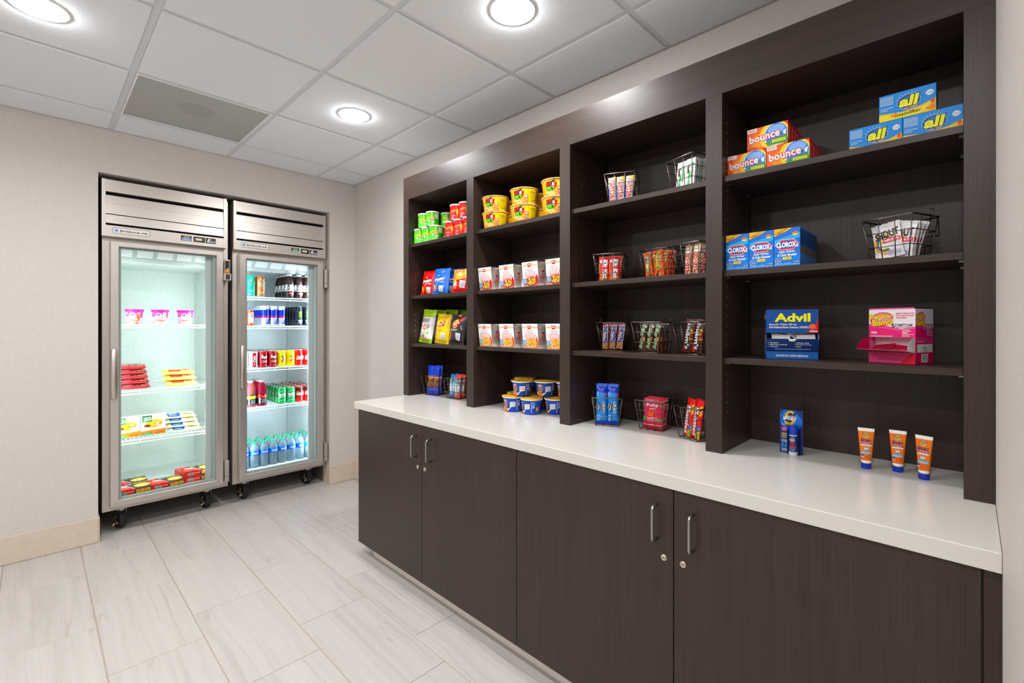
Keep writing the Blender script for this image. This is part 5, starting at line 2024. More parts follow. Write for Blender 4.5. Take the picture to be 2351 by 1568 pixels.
K_ZERO = kcan(.033, .122, '#c2181f', A)
A = Art('can')
A.poly([(-34, 40), (-10, 52), (20, 58), (34, 56), (34, 53), (8, 53), (-12, 46), (-34, 34)], '#dfeee6').text('Sprite', 2, 68, 54, 26, '#e8f4ec', 10, .05, out='#0a6a3a', outw=.08, slant=.1).poly([(-30, 86), (0, 98), (34, 98), (34, 96), (0, 95), (-30, 83)], '#bfe6cf').poly([(-34, 20), (0, 30), (34, 26), (34, 24), (0, 27), (-34, 17)], '#bfe6cf')
K_SPR = kcan(.033, .122, '#079a50', A)
A = Art('can')
A.poly([(-80, 60), (0, 60), (0, 120), (-80, 120)], '#1a35b8').rect(-80, 10, 0, 60, '#b8bdc6').poly([(0, 10), (30, 10), (42, 70), (16, 62)], '#1a35b8').poly([(0, 62), (42, 70), (42, 126), (0, 126)], '#1a35b8').rect(44, 4, 70, 130, '#c8ccd4')
A.text('RedBull', -4, 70, 62, 12, '#d02468', 0, .05).ell(12, 62, 9, 4, '#e0522c', 10).ell(18, 60, 4, 4, '#f0b42c').rect(-80, 8, 76, 10, '#e8eaee')
K_RED = kcan(.0268, .152, '#c4c9d1', A)
A = Art('can')
for i, (x, w_) in enumerate(((-9, 4), (-1, 4), (7, 4))):
    A.poly([(x - w_, 112), (x + w_, 112), (x + 2, 84 - i * 3), (x + 1, 52 + i * 5), (x - 2, 76), (x - 1.5, 92)], '#6fe03a')
A.text('MONSTER', 0, 42, 34, 7, '#e8eee8', 0, .03).scribble(-14, 18, 14, 36, 4, '#dfe6ea').rect(-80, 8, 80, 10, '#2c3f86')
K_MON = kcan(.0272, .152, '#141a20', A)
A = Art('can')
A.rect(-18, 14, 18, 96, '#dfe8dc').text('V8', 0, 76, 26, 28, '#1a1a1c', 0, .02).scribble(-10, 36, 10, 52, 4, '#8aa08a').ell(-16, 92, 8, 6, '#c8402c').ell(14, 96, 8, 5, '#6fa83c').ell(16, 24, 7, 8, '#3f9a4c').ell(0, 12, 18, 7, '#b8401c').rect(18, 10, 24, 100, '#e07a2c')
K_V8 = kcan(.0265, .112, '#c84428', A)
A = Art('can')
A.tubep = None
br = [(-30, 34), (-8, 46), (0, 62), (4, 84), (14, 108), (18, 130)]
for (a, b_) in zip(br, br[1:]):
    A.poly([(a[0] - 1, a[1]), (a[0] + 1, a[1]), (b_[0] + .8, b_[1]), (b_[0] - .8, b_[1])], '#1c3a34')
A.poly([(2, 68), (22, 84), (22, 82), (3, 65)], '#1c3a34').poly([(0, 60), (22, 62), (22, 60), (0, 57)], '#1c3a34').poly([(4, 84), (-10, 104), (-9, 105), (6, 88)], '#1c3a34')
A.blobs(-4, 112, 20, 26, 18, 2.6, ['#c8326a'], 4).blobs(18, 66, 10, 20, 8, 2.6, ['#c8326a'], 5).text('GREEN TEA', 2, 40, 30, 5, '#e8c86a').rect(-90, 8, 90, 22, '#1a9a8c').blobs(0, 16, 26, 4, 14, 2.6, ['#c8326a'], 6)
K_TEA = kcan(.0325, .158, '#1fc79a', A)
A = Art('can')
A.poly([(-20, 20), (14, 20), (24, 60), (24, 140), (-12, 140)], '#d8a47c').blobs(0, 80, 30, 60, 60, 4, ['#c8402c', '#2f8f86', '#e8c8a0', '#d87a3c'], 7)
A.poly([(-16, 76), (24, 104), (28, 124), (-8, 100)], '#1f2a26').text('AriZona', 4, 100, 56, 16, '#e9d9a8', 38, .04, out='#20302a').text('TEA', 0, 50, 26, 12, '#c8202c', 8, .03).rect(-90, 6, 90, 12, '#3aa6a0')
K_ARZ = kcan(.0325, .158, '#b8653c', A)


def bottle(prof, mat, label, cap, capr, h, n=30, caph=.014, name='drink_bottle', liquid=None):
    m = MB()
    m.lathe(prof, mat, n, cap1=False)
    parts = [('bottle', m.mesh('bottle'))]
    if liquid:
        m = MB()
        m.lathe(liquid[0], liquid[1], n)
        parts.append(('drink', m.mesh('drink')))
    if label:
        r, z0, z1, col, art = label
        m = MB()
        m.lathe([(r + .0006, z0), (r + .0006, z1)], C(col, 'film'), n, cap0=False, cap1=False)
        art.bake(m, cylmap(r + .0006, r + .0006, z1 - z0, z0), (4, 0), clip=(-300, 0, 300, (z1 - z0) * 1000))
        parts.append(('label', m.mesh('label')))
    m = MB()
    m.lathe([(capr, h - caph), (capr, h - .001), (capr - .0012, h), (0, h)], cap, 22, cap1=False)
    parts.append(('cap', m.mesh('cap')))
    return Kind(name, 'bottle', parts)


A = Art('film')
A.rect(-70, 34, 110, 84, '#d9dbdb').rect(-70, 5, 110, 33, '#16110f').poly([(-70, 34), (-50, 60), (-40, 84), (-70, 84)], '#55585a').poly([(-44, 34), (-34, 60), (-28, 40)], '#6a6c6e')
A.poly([(-26, 34), (-8, 50), (-12, 84), (-26, 84)], '#3a3c3e').ell(6, 64, 10, 14, '#f2f2f2').poly([(-10, 34), (4, 50), (14, 48), (26, 34)], '#f4f4f4').poly([(-2, 34), (6, 46), (10, 34)], '#7a7c7e').ell(-16, 60, 5, 9, '#9a9c9e').poly([(20, 84), (26, 60), (20, 44), (34, 34), (34, 84)], '#4a4c4e').poly([(40, 34), (60, 60), (70, 34)], '#5a5c5e').poly([(70, 84), (90, 50), (104, 84)], '#6a6c6e')
A.rect(-8, 24, 24, 30, '#c8242c').rect(-14, 12, 10, 22, '#e07a7a').rect(10, 12, 24, 22, '#d8dc8a').scribble(-4, 2, 20, 6, 1, '#e8e8e8')
K_DARK = bottle([(.028, 0), (.032, .004), (.0325, .03), (.0325, .118), (.031, .134), (.024, .156), (.0165, .170), (.0165, .184)],
                C('#2a1410', 'plastic'), (.0327, .022, .112, '#2a2422', A), C('#dfe6e6', 'plastic'), .0195, .189)


def vitamin(body, lab, name):
    A = Art('film')
    A.rect(-110, 40, 110, 64, lab).rect(-110, 0, 110, 40, '#121316').text('vitaminwater', -22, 22, 40, 9, '#e8eaf0', 90, .03).text('power', 14, 50, 22, 5, '#ffffff').scribble(-8, 4, 26, 34, 5, '#9aa0aa').poly([(18, 54), (28, 58), (24, 50)], '#ffffff')
    return bottle([(.030, 0), (.0342, .005), (.0345, .03), (.0345, .105), (.033, .110), (.0345, .116), (.0345, .128), (.030, .150), (.019, .168), (.0165, .172), (.0165, .184)],
                  body, (.0346, .018, .090, '#121316', A), glass('cap_clear', (.95, .85, .9), .2, .75, (.86, .72, .78)), .0195, .190)


PINK = glass('pink_bottle', (.9, .35, .35), .15, .72, (.62, .16, .16))
REDB = glass('red_bottle', (.8, .12, .18), .15, .75, (.5, .02, .06))
K_VIT1 = vitamin(PINK, '#a6d411', 'green')
K_VIT2 = vitamin(REDB, '#e0301c', 'red')
A = Art('film')
A.rect(-110, 0, 110, 30, '#1560c0').poly([(-110, 30), (-60, 36), (-10, 34), (40, 42), (80, 36), (110, 40), (110, 28), (-110, 28)], '#2a7ad2').text('DASANI', 4, 16, 40, 9, '#e6effa', 0, .03).poly([(-14, 8), (8, 6), (20, 9), (8, 7.6)], '#c83a6a')
K_DAS = bottle([(.028, 0), (.0312, .004), (.0312, .012), (.0300, .018), (.0316, .024), (.0300, .032), (.0316, .040), (.0300, .048), (.0316, .056), (.0300, .064), (.0316, .072), (.0300, .080), (.0318, .088),
                (.0318, .128), (.031, .138), (.026, .152), (.017, .166), (.0125, .172), (.0125, .180)],
               glass('water_bottle_plastic', (.90, .97, 1.0), .2, .24, (.74, .91, 1.0)), (.0320, .092, .126, '#1560c0', A), C('#12a06c', 'plastic'), .0148, .186, 24, .012, 'water_bottle',
               ([(.026, .003), (.0298, .006), (.0298, .128), (.024, .150), (.014, .164)], glass('water', (.90, .97, 1.0), .06, .22, (.72, .90, 1.0))))


def ice_cup(cc, seed):
    r0, r1, h = .0355, .0455, .092
    m = MB()
    m.lathe([(r0 - .002, 0), (r0, .001), (r1, h)], C('#d94fa8'), 40)
    A = Art()
    A.poly([(-60, 0), (60, 0), (60, 44), (20, 40), (-20, 52), (-60, 50)], '#eabfe6').ell(-4, 56, 18, 19, '#f2f4f6').text('BR', -4, 63, 20, 11, '#e0338c', 0, .05).text('BASKIN', -4, 53, 20, 4, '#2a5fb0').text('ROBBINS', -4, 47, 20, 4, '#2a5fb0')
    A.text('31', -4, 63, 7, 11, '#3a2a8c', 0, .02) if False else None
    A.blobs(26, 54, 11, 24, 14, 5, cc, seed).poly([(-30, 26), (34, 20), (34, 27), (-30, 32)], '#e87a4c').blobs(16, 10, 16, 8, 10, 3, cc, seed + 1).rect(-42, 10, -34, 18, '#d8288c').scribble(-42, 62, -28, 80, 5, '#f0c0e4')
    A.bake(m, cylmap(r0, r1, h), (5, 0))
    l = MB()
    l.lathe([(r1, h - .008), (r1 + .0032, h - .008), (r1 + .0036, h + .0035), (r1 + .002, h + .005), (r1 - .002, h + .005), (r1 - .003, h + .003), (0, h + .003)], C('#d63ab0', 'plastic'), 40, cap0=False, cap1=False)
    return Kind('ice_cream_cup', 'ice cream cup', [('cup', m.mesh('cup')), ('lid', l.mesh('lid'))])


K_ICE1 = ice_cup(['#e89a7a', '#f0b890', '#d8624a'], 1)
K_ICE2 = ice_cup(['#e8d0a0', '#d8b878', '#f4ecd8'], 2)


def flat_pack(w, d, t, col, A, seed, name, cat, kind='film'):
    """soft pack lying down: art reads from the front edge, which is rounded"""
    m = pouch(w, d, t, col, A, .005, seed=seed, nu=14, nv=14, wrinkle=.0008, kind=kind, fat=.2)
    # stand -> lie: (x, y, z) -> (x, z, -y)
    m.v = [(x, z - d / 2, -y + t / 2) for x, y, z in m.v]
    return Kind(name, cat, m.mesh(name))


A = Art('film')
A.rect(-80, 0, 80, 90, '#a8343c').ell(34, 40, 44, 30, '#5a2420').blobs(34, 38, 38, 26, 30, 4.5, ['#e8c9a0', '#7a3a28', '#d8a070', '#3f1c18'], 3).text('EL MONTEREY', -38, 52, 60, 9, '#f0dada', 0, .02).scribble(-66, 14, -16, 40, 4, '#e8b8b8')
K_BUR1 = flat_pack(.160, .095, .0245, '#a23038', A, 41, 'frozen_burrito', 'frozen burrito')
A = Art('film')
A.rect(-85, 0, 85, 90, '#e2cf7a').poly([(-60, 4), (6, 4), (20, 46), (-60, 50)], '#c8522a').rect(-60, 30, -6, 40, '#e2873c').text('CHIMICHANGA', -20, 64, 90, 12, '#f4efe0', 0, .05, out='#4a3a2a', outw=.1).ell(50, 36, 32, 22, '#d8a23c').blobs(50, 36, 28, 20, 22, 4.5, ['#f0c864', '#b86a2c', '#e8e0c8', '#c84a1c'], 5)
K_BUR2 = flat_pack(.188, .105, .031, '#ddc878', A, 42, 'frozen_chimichanga', 'frozen meal pack')
A = Art('film')
A.rect(-85, 0, 85, 90, '#e6dfc0').poly([(-70, 4), (-4, 4), (8, 70), (-70, 74)], '#1f4fb4').text('RUIZ', -36, 60, 44, 12, '#f0f2f6', 0, .05).text('BREAKFAST', -34, 44, 52, 7, '#e8ecf6', 0, .03).rect(-60, 20, -18, 27, '#a8cc6a').ell(44, 36, 34, 20, '#c8863c').blobs(44, 36, 28, 16, 24, 4.2, ['#f2ecd8', '#a85a34', '#e0b468', '#8aa84a'], 6)
K_BRK = flat_pack(.188, .100, .019, '#e2dbbc', A, 43, 'breakfast_burrito', 'frozen burrito')
A = Art()
A.rect(-66, 0, 66, 132, '#efe0c4').poly([(-66, 0), (66, 0), (66, 34), (-66, 26)], '#b8702c').ell(8, 58, 54, 18, '#e8dccb', 4).ell(4, 70, 46, 26, '#d98f34', 6).ell(2, 74, 42, 22, '#eaa847', 6)
A.blobs(24, 66, 14, 10, 12, 4, ['#6a3a24', '#e8d4b0', '#c8562a', '#f0d8a0'], 3).ell(-30, 58, 18, 8, '#5a2f20', 0)
A.rect(-56, 84, -6, 124, '#1d6b38').text('Marie', -30, 110, 36, 12, '#f2f4ee', 8, .03, slant=.2).text("Callender's", -28, 97, 44, 12, '#f2f4ee', 8, .03, slant=.2)
A.rect(-54, 0, -6, 14, '#2c7a3c').scribble(-48, 4, -12, 10, 1, '#d8e6d0').poly([(34, 46), (40, 54), (66, 54), (66, 36), (40, 36)], '#ece8e4').scribble(42, 40, 64, 50, 2, '#8a8a8a').text('CHICKEN POT PIE', 36, 112, 44, 4, '#8a8a72', 0).text('NET WT 10 OZ', 34, 10, 44, 8, '#6a3a14', 0, .02).scribble(16, 100, 56, 107, 1, '#a8a08c')
K_PIE = Kind('frozen_pie_box', 'frozen meal box', carton(.132, .042, .132, '#e9d9bc', A).mesh('frozen_pie_box'))


def meal():
    w, d, h = .175, .135, .036
    m = MB()
    m.rbox(-w / 2, w / 2, -d / 2, d / 2, 0, h, C('#b7231c'), .0008, 1)
    T = Art()
    T.rect(-87, -67, 87, 67, '#3a3236').poly([(-87, -67), (0, -67), (-30, 20), (-87, 67)], '#d03022').poly([(0, -67), (3, -67), (-27, 20), (-84, 67), (-87, 67), (-30, 20)], '#f0e6e0')
    T.poly([(-87, 67), (-60, 67), (-32, 20), (-87, 10)], '#d8361f')
    T.ell(46, -8, 42, 40, '#e8a61c', 10).ell(46, -6, 38, 36, '#f6c732', 10).blobs(46, -6, 34, 32, 34, 7, ['#f9d95a', '#e8a41c', '#fce58a'], 4)
    T.ell(-18, 50, 20, 11, '#f0ece6').ell(-18, 50, 18.5, 9.6, '#2c282a').text('DEVOUR', -18, 50, 28, 7, '#f0ece6', 0, .03)
    T.text('MAC &', -48, 22, 40, 12, '#f6ece4', 0, .05).text('CHEESE', -50, 4, 50, 13, '#f6ece4', 0, .05).scribble(-78, -40, -20, -24, 2, '#f0a878')
    T.ell(20, 56, 13, 7, '#b8d23a').rect(34, 50, 76, 62, '#f0cc1c').text('CHEESE', 55, 56, 34, 7, '#a8541c', 0, .04).ell(80, 52, 6, 8, '#d8705c')
    T.bake(m, lambda u, v, o_: (u, v, h + o_))
    F = Art()
    F.rect(-87, 1, 87, 35, '#b82a22').poly([(-6, 1), (87, 1), (87, 35), (10, 35)], '#3f3538').rect(10, 8, 82, 28, '#c8961c').blobs(60, 18, 20, 8, 20, 3.4, ['#e0b040', '#a8741c'], 2).text('CHEESE', 26, 20, 26, 8, '#a83a1c', 0, .03)
    F.ell(-52, 17, 20, 11, '#e8e0dc').ell(-52, 17, 18.4, 9.6, '#2c282a').text('DEVOUR', -52, 17, 26, 7, '#e8e0dc', 0, .03).text('MAC & CHEESE', -16, 20, 26, 5, '#f0d8cc', 0, .02)
    F.bake(m, frontmap(d))
    return Kind('frozen_meal_box', 'frozen meal box', m.mesh('frozen_meal_box'))


K_MEAL = meal()
# ================================================================== PUTTING THINGS ON THE SHELVES
Z1, Z2, Z3, Z0 = SZ[0] + .0003, SZ[1] + .0003, SZ[2] + .0003, ZT + .0003
FW = -90                        # products on the shelf unit face the room (-X)
ORD = ['front', 'second', 'third', 'fourth', 'fifth', 'sixth', 'seventh', 'eighth', 'ninth']


def face(x, y, phi=0):
    return FW + phi


# --- bay 1, top shelf: canisters
gx = 1.624
G = 'green snack canisters on the top shelf'
for i, (x, y, t) in enumerate([(gx, 2.3605, 'leftmost in the bottom row against the shelf side'), (gx, 2.2825, 'second from left in the bottom row'), (gx, 2.205, 'largest-looking, third in the bottom row'), (gx + .079, 2.205, 'bottom row, standing behind beside the red ones')]):
    K_GREEN.place((x, y, Z1), FW + 29, 'green snack canister with white lid, ' + t, G)
for i, (x, y, t) in enumerate([(gx + .002, 2.322, 'stacked upper left'), (gx + .002, 2.243, 'stacked on top in the middle of the pile'), (gx + .079, 2.206, 'stacked on top at the shaded back')]):
    K_GREEN.place((x, y, Z1 + .0862), FW + 29, 'green snack canister with white lid, ' + t, G)
G = 'red snack canisters on the top shelf'
for x, y, z, t in [(gx, 2.0610, 0, 'bottom row left, next to the green ones'), (gx, 1.9820, 0, 'bottom row, second from left'), (gx, 1.9036, 0, 'bottom row right, half hidden by the upright'),
                   (gx + .002, 2.018, 1, 'on top, left one'), (gx + .002, 1.940, 1, 'on top, right one cut by the upright')]:
    K_CANR.place((x, y, Z1 + .0862 * z), FW + 27, 'red snack canister with white lid, ' + t, G)

# --- bay 1, second shelf: tortilla bags
K_CHIP_R.place((1.640, 2.312, Z2), FW + 4, 'red tortilla chip bag at the left end of the second shelf', 'chip bags on the second shelf', rx=-11, ry=0)
K_CHIP_B.place((1.622, 2.168, Z2), FW + 6, 'blue tortilla chip bag in front, beside the red one', 'chip bags on the second shelf', rx=-11)
K_CHIP_B.place((1.680, 2.150, Z2), FW + 6, 'blue tortilla chip bag right behind the front blue bag', 'chip bags on the second shelf', rx=-11)
K_CHIP_B.place((1.735, 2.075, Z2), FW + 6, 'blue tortilla chip bag in the shade behind the orange bag', 'chip bags on the second shelf', rx=-11)
K_CHEESE.place((1.638, 2.000, Z2), FW + 10, 'orange and red cheese snack bag with a price sticker', 'chip bags on the second shelf', rx=-10, ry=0)
K_CHEESE.place((1.700, 1.935, Z2), FW + 14, 'orange and red cheese snack bag half behind the upright', 'chip bags on the second shelf', rx=-10)

# --- bay 1, third shelf
K_POP.place((1.640, 2.335, Z3), FW + 4, 'white and lime popcorn bag at the front left of the third shelf', 'popcorn bags on the third shelf', rx=-9, ry=4)
K_POP.place((1.700, 2.318, Z3), FW + 4, 'white and lime popcorn bag behind the front one', 'popcorn bags on the third shelf', rx=-9, ry=4)
K_POP.place((1.752, 2.250, Z3), FW, 'white and lime popcorn bag third from the front, only its lime top showing', 'popcorn bags on the third shelf', rx=-5, ry=3)
K_POP.place((1.806, 2.180, Z3), FW, 'white and lime popcorn bag at the dark back of the shelf', 'popcorn bags on the third shelf', rx=-2)
K_LAYS.place((1.632, 2.165, Z3), FW + 4, 'yellow potato chip bag in front with a white price sticker', 'chip bags on the third shelf', rx=-7, ry=3)
K_LAYS.place((1.695, 2.120, Z3), FW + 4, 'yellow potato chip bag behind the front yellow one', 'chip bags on the third shelf', rx=-7, ry=1)
K_LAYS.place((1.762, 1.975, Z3), FW + 4, 'yellow potato chip bag at the back behind the black bag', 'chip bags on the third shelf', rx=-5)
K_BBQ.place((1.632, 2.030, Z3), FW + 4, 'black potato chip bag with an orange chip picture', 'chip bags on the third shelf', rx=-7, ry=3)
K_BBQ.place((1.695, 1.990, Z3), FW + 4, 'black potato chip bag behind the front black one', 'chip bags on the third shelf', rx=-7)
K_SOUR.place((1.640, 1.905, Z3), FW + 22, 'dark teal chip bag mostly hidden by the upright', 'chip bags on the third shelf', rx=-7, ry=0) if False else None

# --- bay 2, top: bowls
G = 'yellow noodle bowls on the top shelf'
by = [1.722, 1.523, 1.327]
nm = ['left', 'middle', 'right']
for i, y in enumerate(by):
    for z, t in ((0, 'lower'), (1, 'upper')):
        K_BOWL.place((1.638, y, Z1 + .0782 * z), FW + (29 if z == 0 else 27), 'yellow hot and spicy noodle bowl, %s one of the %s front stack' % (t, nm[i]), G)
for i, y in ((0, 1.722), (1, 1.523)):
    for z, t in ((0, 'lower'), (1, 'upper')):
        K_BOWL.place((1.7795, y, Z1 + .0782 * z), FW + 90, 'yellow hot and spicy noodle bowl, %s one of the shaded stack behind the %s one' % (t, nm[i]), G)

# --- bay 2, second and third: cups
for i, y in enumerate([1.7545, 1.600, 1.447, 1.303]):
    K_BEEF.place((1.640, y, Z2), FW, 'white noodle cup carton with red beef picture, %s from the left' % ['first', 'second', 'third', 'fourth'][i], 'beef noodle cups on the second shelf')
    K_CHICK.place((1.640, y, Z3), FW, 'white noodle cup carton with orange chicken picture, %s from the left' % ['first', 'second', 'third', 'fourth'][i], 'chicken noodle cups on the third shelf')

# --- bay 2, bottom: macaroni cups
G = 'blue macaroni cups on the countertop'
MC = [(1.646, 1.606, 0, 10, 'bottom row left front'), (1.655, 1.492, 0, -18, 'bottom row middle front'), (1.736, 1.412, 0, -10, 'bottom row right, beside the upright'),
      (1.741, 1.666, 0, 0, 'bottom row behind the left front one'), (1.760, 1.555, 0, 0, 'bottom row hidden behind the middle one'), (1.7950, 1.3135, 0, 0, 'bottom row, far right behind the upright'),
      (1.671, 1.568, 1, 12, 'stacked on top at the left front'), (1.737, 1.476, 1, 26, 'stacked on top in the middle'), (1.772, 1.368, 1, 0, 'stacked on top at the far right'),
      (1.762, 1.634, 1, 40, 'stacked on top behind the left one')]
for x, y, z, f, t in MC:
    K_MAC.place((x, y, Z0 + .0764 * z), FW + f, 'blue macaroni cup with yellow foil lid, ' + t, G)


# --- wire baskets with packs standing in them
def bask(x, y, z, phi, label, items, grp=None):
    K_BSK.place((x, y, z), FW + phi, label, 'small dark wire baskets on the shelves')
    th = R(FW + phi)
    for kind, lx, ly, lr, ry, lab in items:
        wx, wy = x + lx * math.cos(th) - ly * math.sin(th), y + lx * math.sin(th) + ly * math.cos(th)
        kind.place((wx, wy, z + .0042), FW + phi + lr, lab, grp, rx=-3, ry=ry)


bask(1.683, 1.018, Z1, 22, 'wire basket holding white and orange bars on the top shelf', [
    (K_PAY, -.031, -.033, 0, -3, 'white bar with orange lettering, left of three in the basket'),
    (K_PAY, .001, -.033, 0, -2, 'white bar with orange lettering, middle of three in the basket'),
    (K_PAY, .032, -.033, 0, 2, 'white bar with orange lettering, right of three in the basket')], 'white and orange bars')
bask(1.690, .733, Z1, -20, 'wire basket holding white and green mint boxes on the top shelf', [
    (K_MINT, -.020, -.026, 0, 3, 'white mint box with green lettering, left one in front'),
    (K_MINT, .0235, -.026, 0, 3, 'white mint box with green lettering, right one in front'),
    (K_MINT, .0235, -.003, 0, 3, 'white mint box with green lettering, second in the right row'),
    (K_MINT, .0235, .020, 0, 3, 'white mint box with green lettering, third in the right row'),
    (K_MINT, -.020, -.003, 0, 3, 'white mint box with green lettering, behind the left front one')], 'white and green mint boxes')
bask(1.722, 1.098, Z2, 22, 'wire basket holding red wafer bars on the second shelf', [
    (K_KIT, -.022, -.030, 0, 0, 'red wafer bar with white lettering, left one in front'),
    (K_KIT, .022, -.034, 0, 0, 'red wafer bar with white lettering, right one in front'),
    (K_KIT, -.020, -.010, 0, 0, 'red wafer bar behind the left front one'),
    (K_KIT, .028, -.014, 0, 2, 'red wafer bar behind the right front one')], 'red wafer bars')
bask(1.745, .880, Z2, -3, 'wire basket holding orange peanut butter bars on the second shelf', [
    (K_TAKE, -.028, -.034, 4, -9, 'narrow orange bar with a blue stripe at the left of the basket'),
    (K_REE, .014, -.034, 0, -7, 'orange peanut butter bar in front with yellow lettering'),
    (K_REE, .020, -.018, 0, 0, 'orange peanut butter bar second from the front'),
    (K_REE, .022, -.002, 0, 0, 'orange peanut butter bar third from the front'),
    (K_REE, .023, .013, 0, 1, 'orange peanut butter bar fourth from the front'),
    (K_REE, .023, .028, 0, 1, 'orange peanut butter bar at the back of the basket'),
    (K_REE, -.020, .004, 0, -3, 'orange peanut butter bar rising behind the front ones')], 'orange bars')
bask(1.712, .7195, Z2, -20, 'wire basket holding gold caramel bars on the second shelf', [
    (K_TWX, -.014, -.032, 0, -1, 'gold bar with red lettering, left one in front'),
    (K_TWX, .020, -.030, 0, 2, 'gold bar with red lettering, right one in front'),
    (K_TWX, -.010, -.012, 0, 1, 'gold bar behind the left front one'),
    (K_TWX, .030, -.010, 50, 2, 'gold bar turned sideways at the right of the basket')], 'gold caramel bars')
bask(1.758, 1.106, Z3, 22, 'wire basket holding brown and blue lettered bars on the third shelf', [
    (K_SNI, -.030, -.030, 0, 1, 'brown bar with blue lettering, left of three'),
    (K_SNI, .000, -.030, 0, 5, 'brown bar with blue lettering, middle of three'),
    (K_SNI, .029, -.030, 0, 8, 'brown bar with blue lettering, right of three, tilted'),
    (K_SNI, -.020, -.010, 0, 1, 'brown bar behind the left one of three'),
    (K_SNI, .014, -.010, 0, 1, 'brown bar behind the middle one of three')], 'brown bars with blue lettering')
bask(1.693, .886, Z3, 0, 'wire basket holding brown and green lettered bars on the third shelf', [
    (K_MLK, -.032, -.032, 0, 6, 'brown bar with green lettering, left of three'),
    (K_MLK, -.003, -.032, 0, 7, 'brown bar with green lettering, middle of three'),
    (K_MLK, .025, -.032, 0, 7, 'brown bar with green lettering, right of three'),
    (K_MLK, .030, -.014, 0, 5, 'brown bar second in the right row, seen from the side'),
    (K_MLK, .031, .003, 0, 4, 'brown bar third in the right row, seen from the side'),
    (K_MLK, .032, .020, 0, 3, 'brown bar at the back of the right row')], 'brown bars with green lettering')
bask(1.706, .718, Z3, -18, 'wire basket holding brown candy packs on the third shelf', [
    (K_MMS, -.021, -.030, 0, 8, 'brown chocolate candy pack with white lettering, leaning, in front'),
    (K_MMS, .0225, -.030, 0, 8, 'brown chocolate candy pack at the right, half behind the upright'),
    (K_MMS, -.012, -.010, 0, 8, 'brown chocolate candy pack behind the front one')], 'brown chocolate candy packs')
bask(1.705, 1.102, Z0, 30, 'wire basket holding blue cookie packs on the countertop', [
    (K_ORE, -.0235, -.024, 0, 0, 'bright blue cookie pack, left one in front'),
    (K_ORE, .0235, -.024, 0, 0, 'bright blue cookie pack, right one in front'),
    (K_ORE, -.0235, .011, 0, 0, 'bright blue cookie pack behind the left front one'),
    (K_ORE, .0235, .011, 0, 0, 'bright blue cookie pack behind the right front one')], 'blue cookie packs')
bask(1.765, .915, Z0, 6, 'wire basket holding pink fruit snack bags on the countertop', [
    (K_FRU, .003, -.034, 0, 0, 'pink fruit snack bag in front with white lettering'),
    (K_FRU, .004, -.010, 0, 0, 'pink fruit snack bag behind the front one'),
    (K_FRU, .004, .014, 0, 1, 'pink fruit snack bag at the back of the basket')], 'pink fruit snack bags')
bask(1.722, .7225, Z0, -26, 'wire basket holding red fruit candy packs on the countertop', [
    (K_SKI, -.022, -.028, 0, 7, 'red fruit candy pack, left one leaning to the right'),
    (K_SKI, .0215, -.028, 0, 7, 'red fruit candy pack, right one half behind the upright'),
    (K_SKI, -.002, -.005, 0, 7, 'red fruit candy pack behind the two front ones')], 'red fruit candy packs')
bask(1.708, 2.325, Z0, 10, 'wire basket holding blue peanut bags on the countertop', [
    (K_NUT, -.0235, -.026, 0, 2, 'tall blue peanut bag, left one in front'),
    (K_NUT, .0225, -.026, 0, 2, 'tall blue peanut bag, right one in front'),
    (K_NUT, .020, .004, 0, 2, 'tall blue peanut bag behind at the right')], 'blue peanut bags')
bask(1.713, 2.115, Z0, 0, 'wire basket holding blue and orange cookie packs on the countertop', [
    (K_COOK_B, -.024, -.026, 0, 4, 'light blue cookie pack at the left front of the basket'),
    (K_COOK_O, .0222, -.026, 0, 4, 'light blue cookie pack with orange ends at the right front'),
    (K_COOK_B, -.024, .006, 0, 4, 'light blue cookie pack behind the left front one'),
    (K_COOK_O, .0222, .006, 0, 4, 'light blue cookie pack with orange ends at the back right')], 'cookie packs')
bask(1.706, .143, Z2, -23, 'wire basket holding white wipe packets on the second shelf, right bay', [
    (K_SHO, -.006, -.0325, 0, -9, 'white wipe packet with a rainbow ring, tilted at the left front'),
    (K_SHO, .006, -.0245, 0, 7, 'white wipe packet with a rainbow ring, upright in front'),
    (K_SHO, .006, -.0145, 0, 10, 'white wipe packet standing askew behind the front ones'),
    (K_SHO, .006, -.004, 0, 12, 'white wipe packet third in the basket, seen from its edge'),
    (K_SHO, .004, .010, 0, 14, 'white wipe packet at the back of the basket')], 'white wipe packets')

# --- bay 4
G = 'orange dryer sheet boxes on the top shelf'
for k in range(5):
    x = 1.628 + .0316 * k
    K_BOU.place((x, .5185, Z1), FW, 'orange dryer sheet box, bottom left row, %s' % (['at the front', 'second from the front', 'third from the front', 'fourth from the front', 'fifth from the front'][k]), G)
    K_BOU.place((x, .4000, Z1), FW, 'orange dryer sheet box, bottom right row, %s' % (['at the front', 'second from the front', 'third from the front', 'fourth from the front', 'fifth from the front'][k]), G)
    K_BOU.place((x, .4570, Z1 + .0703), FW, 'orange dryer sheet box, row stacked on top, %s' % (['at the front', 'second from the front', 'third from the front', 'fourth from the front', 'fifth from the front'][k]), G)
G = 'blue laundry detergent boxes on the top shelf'
for k in range(2):
    x = 1.661 + .0426 * k
    t = ['in front', 'behind it'][k]
    K_ALL.place((x, .1905, Z1), FW, 'blue detergent box, bottom left position, ' + t, G)
    K_ALL.place((x, .0715, Z1), FW, 'blue detergent box, bottom right position beside the upright, ' + t, G) if False else None
    K_ALL.place((x, .1225, Z1 + .0718), FW, 'blue detergent box, stacked on top, ' + t, G)
for k in range(2):
    K_ALL.place((1.661 + .0426 * k, .0717, Z1), FW, 'blue detergent box, bottom right position beside the upright, ' + ['in front', 'behind it'][k], G)
G = 'blue stain remover boxes on the second shelf'
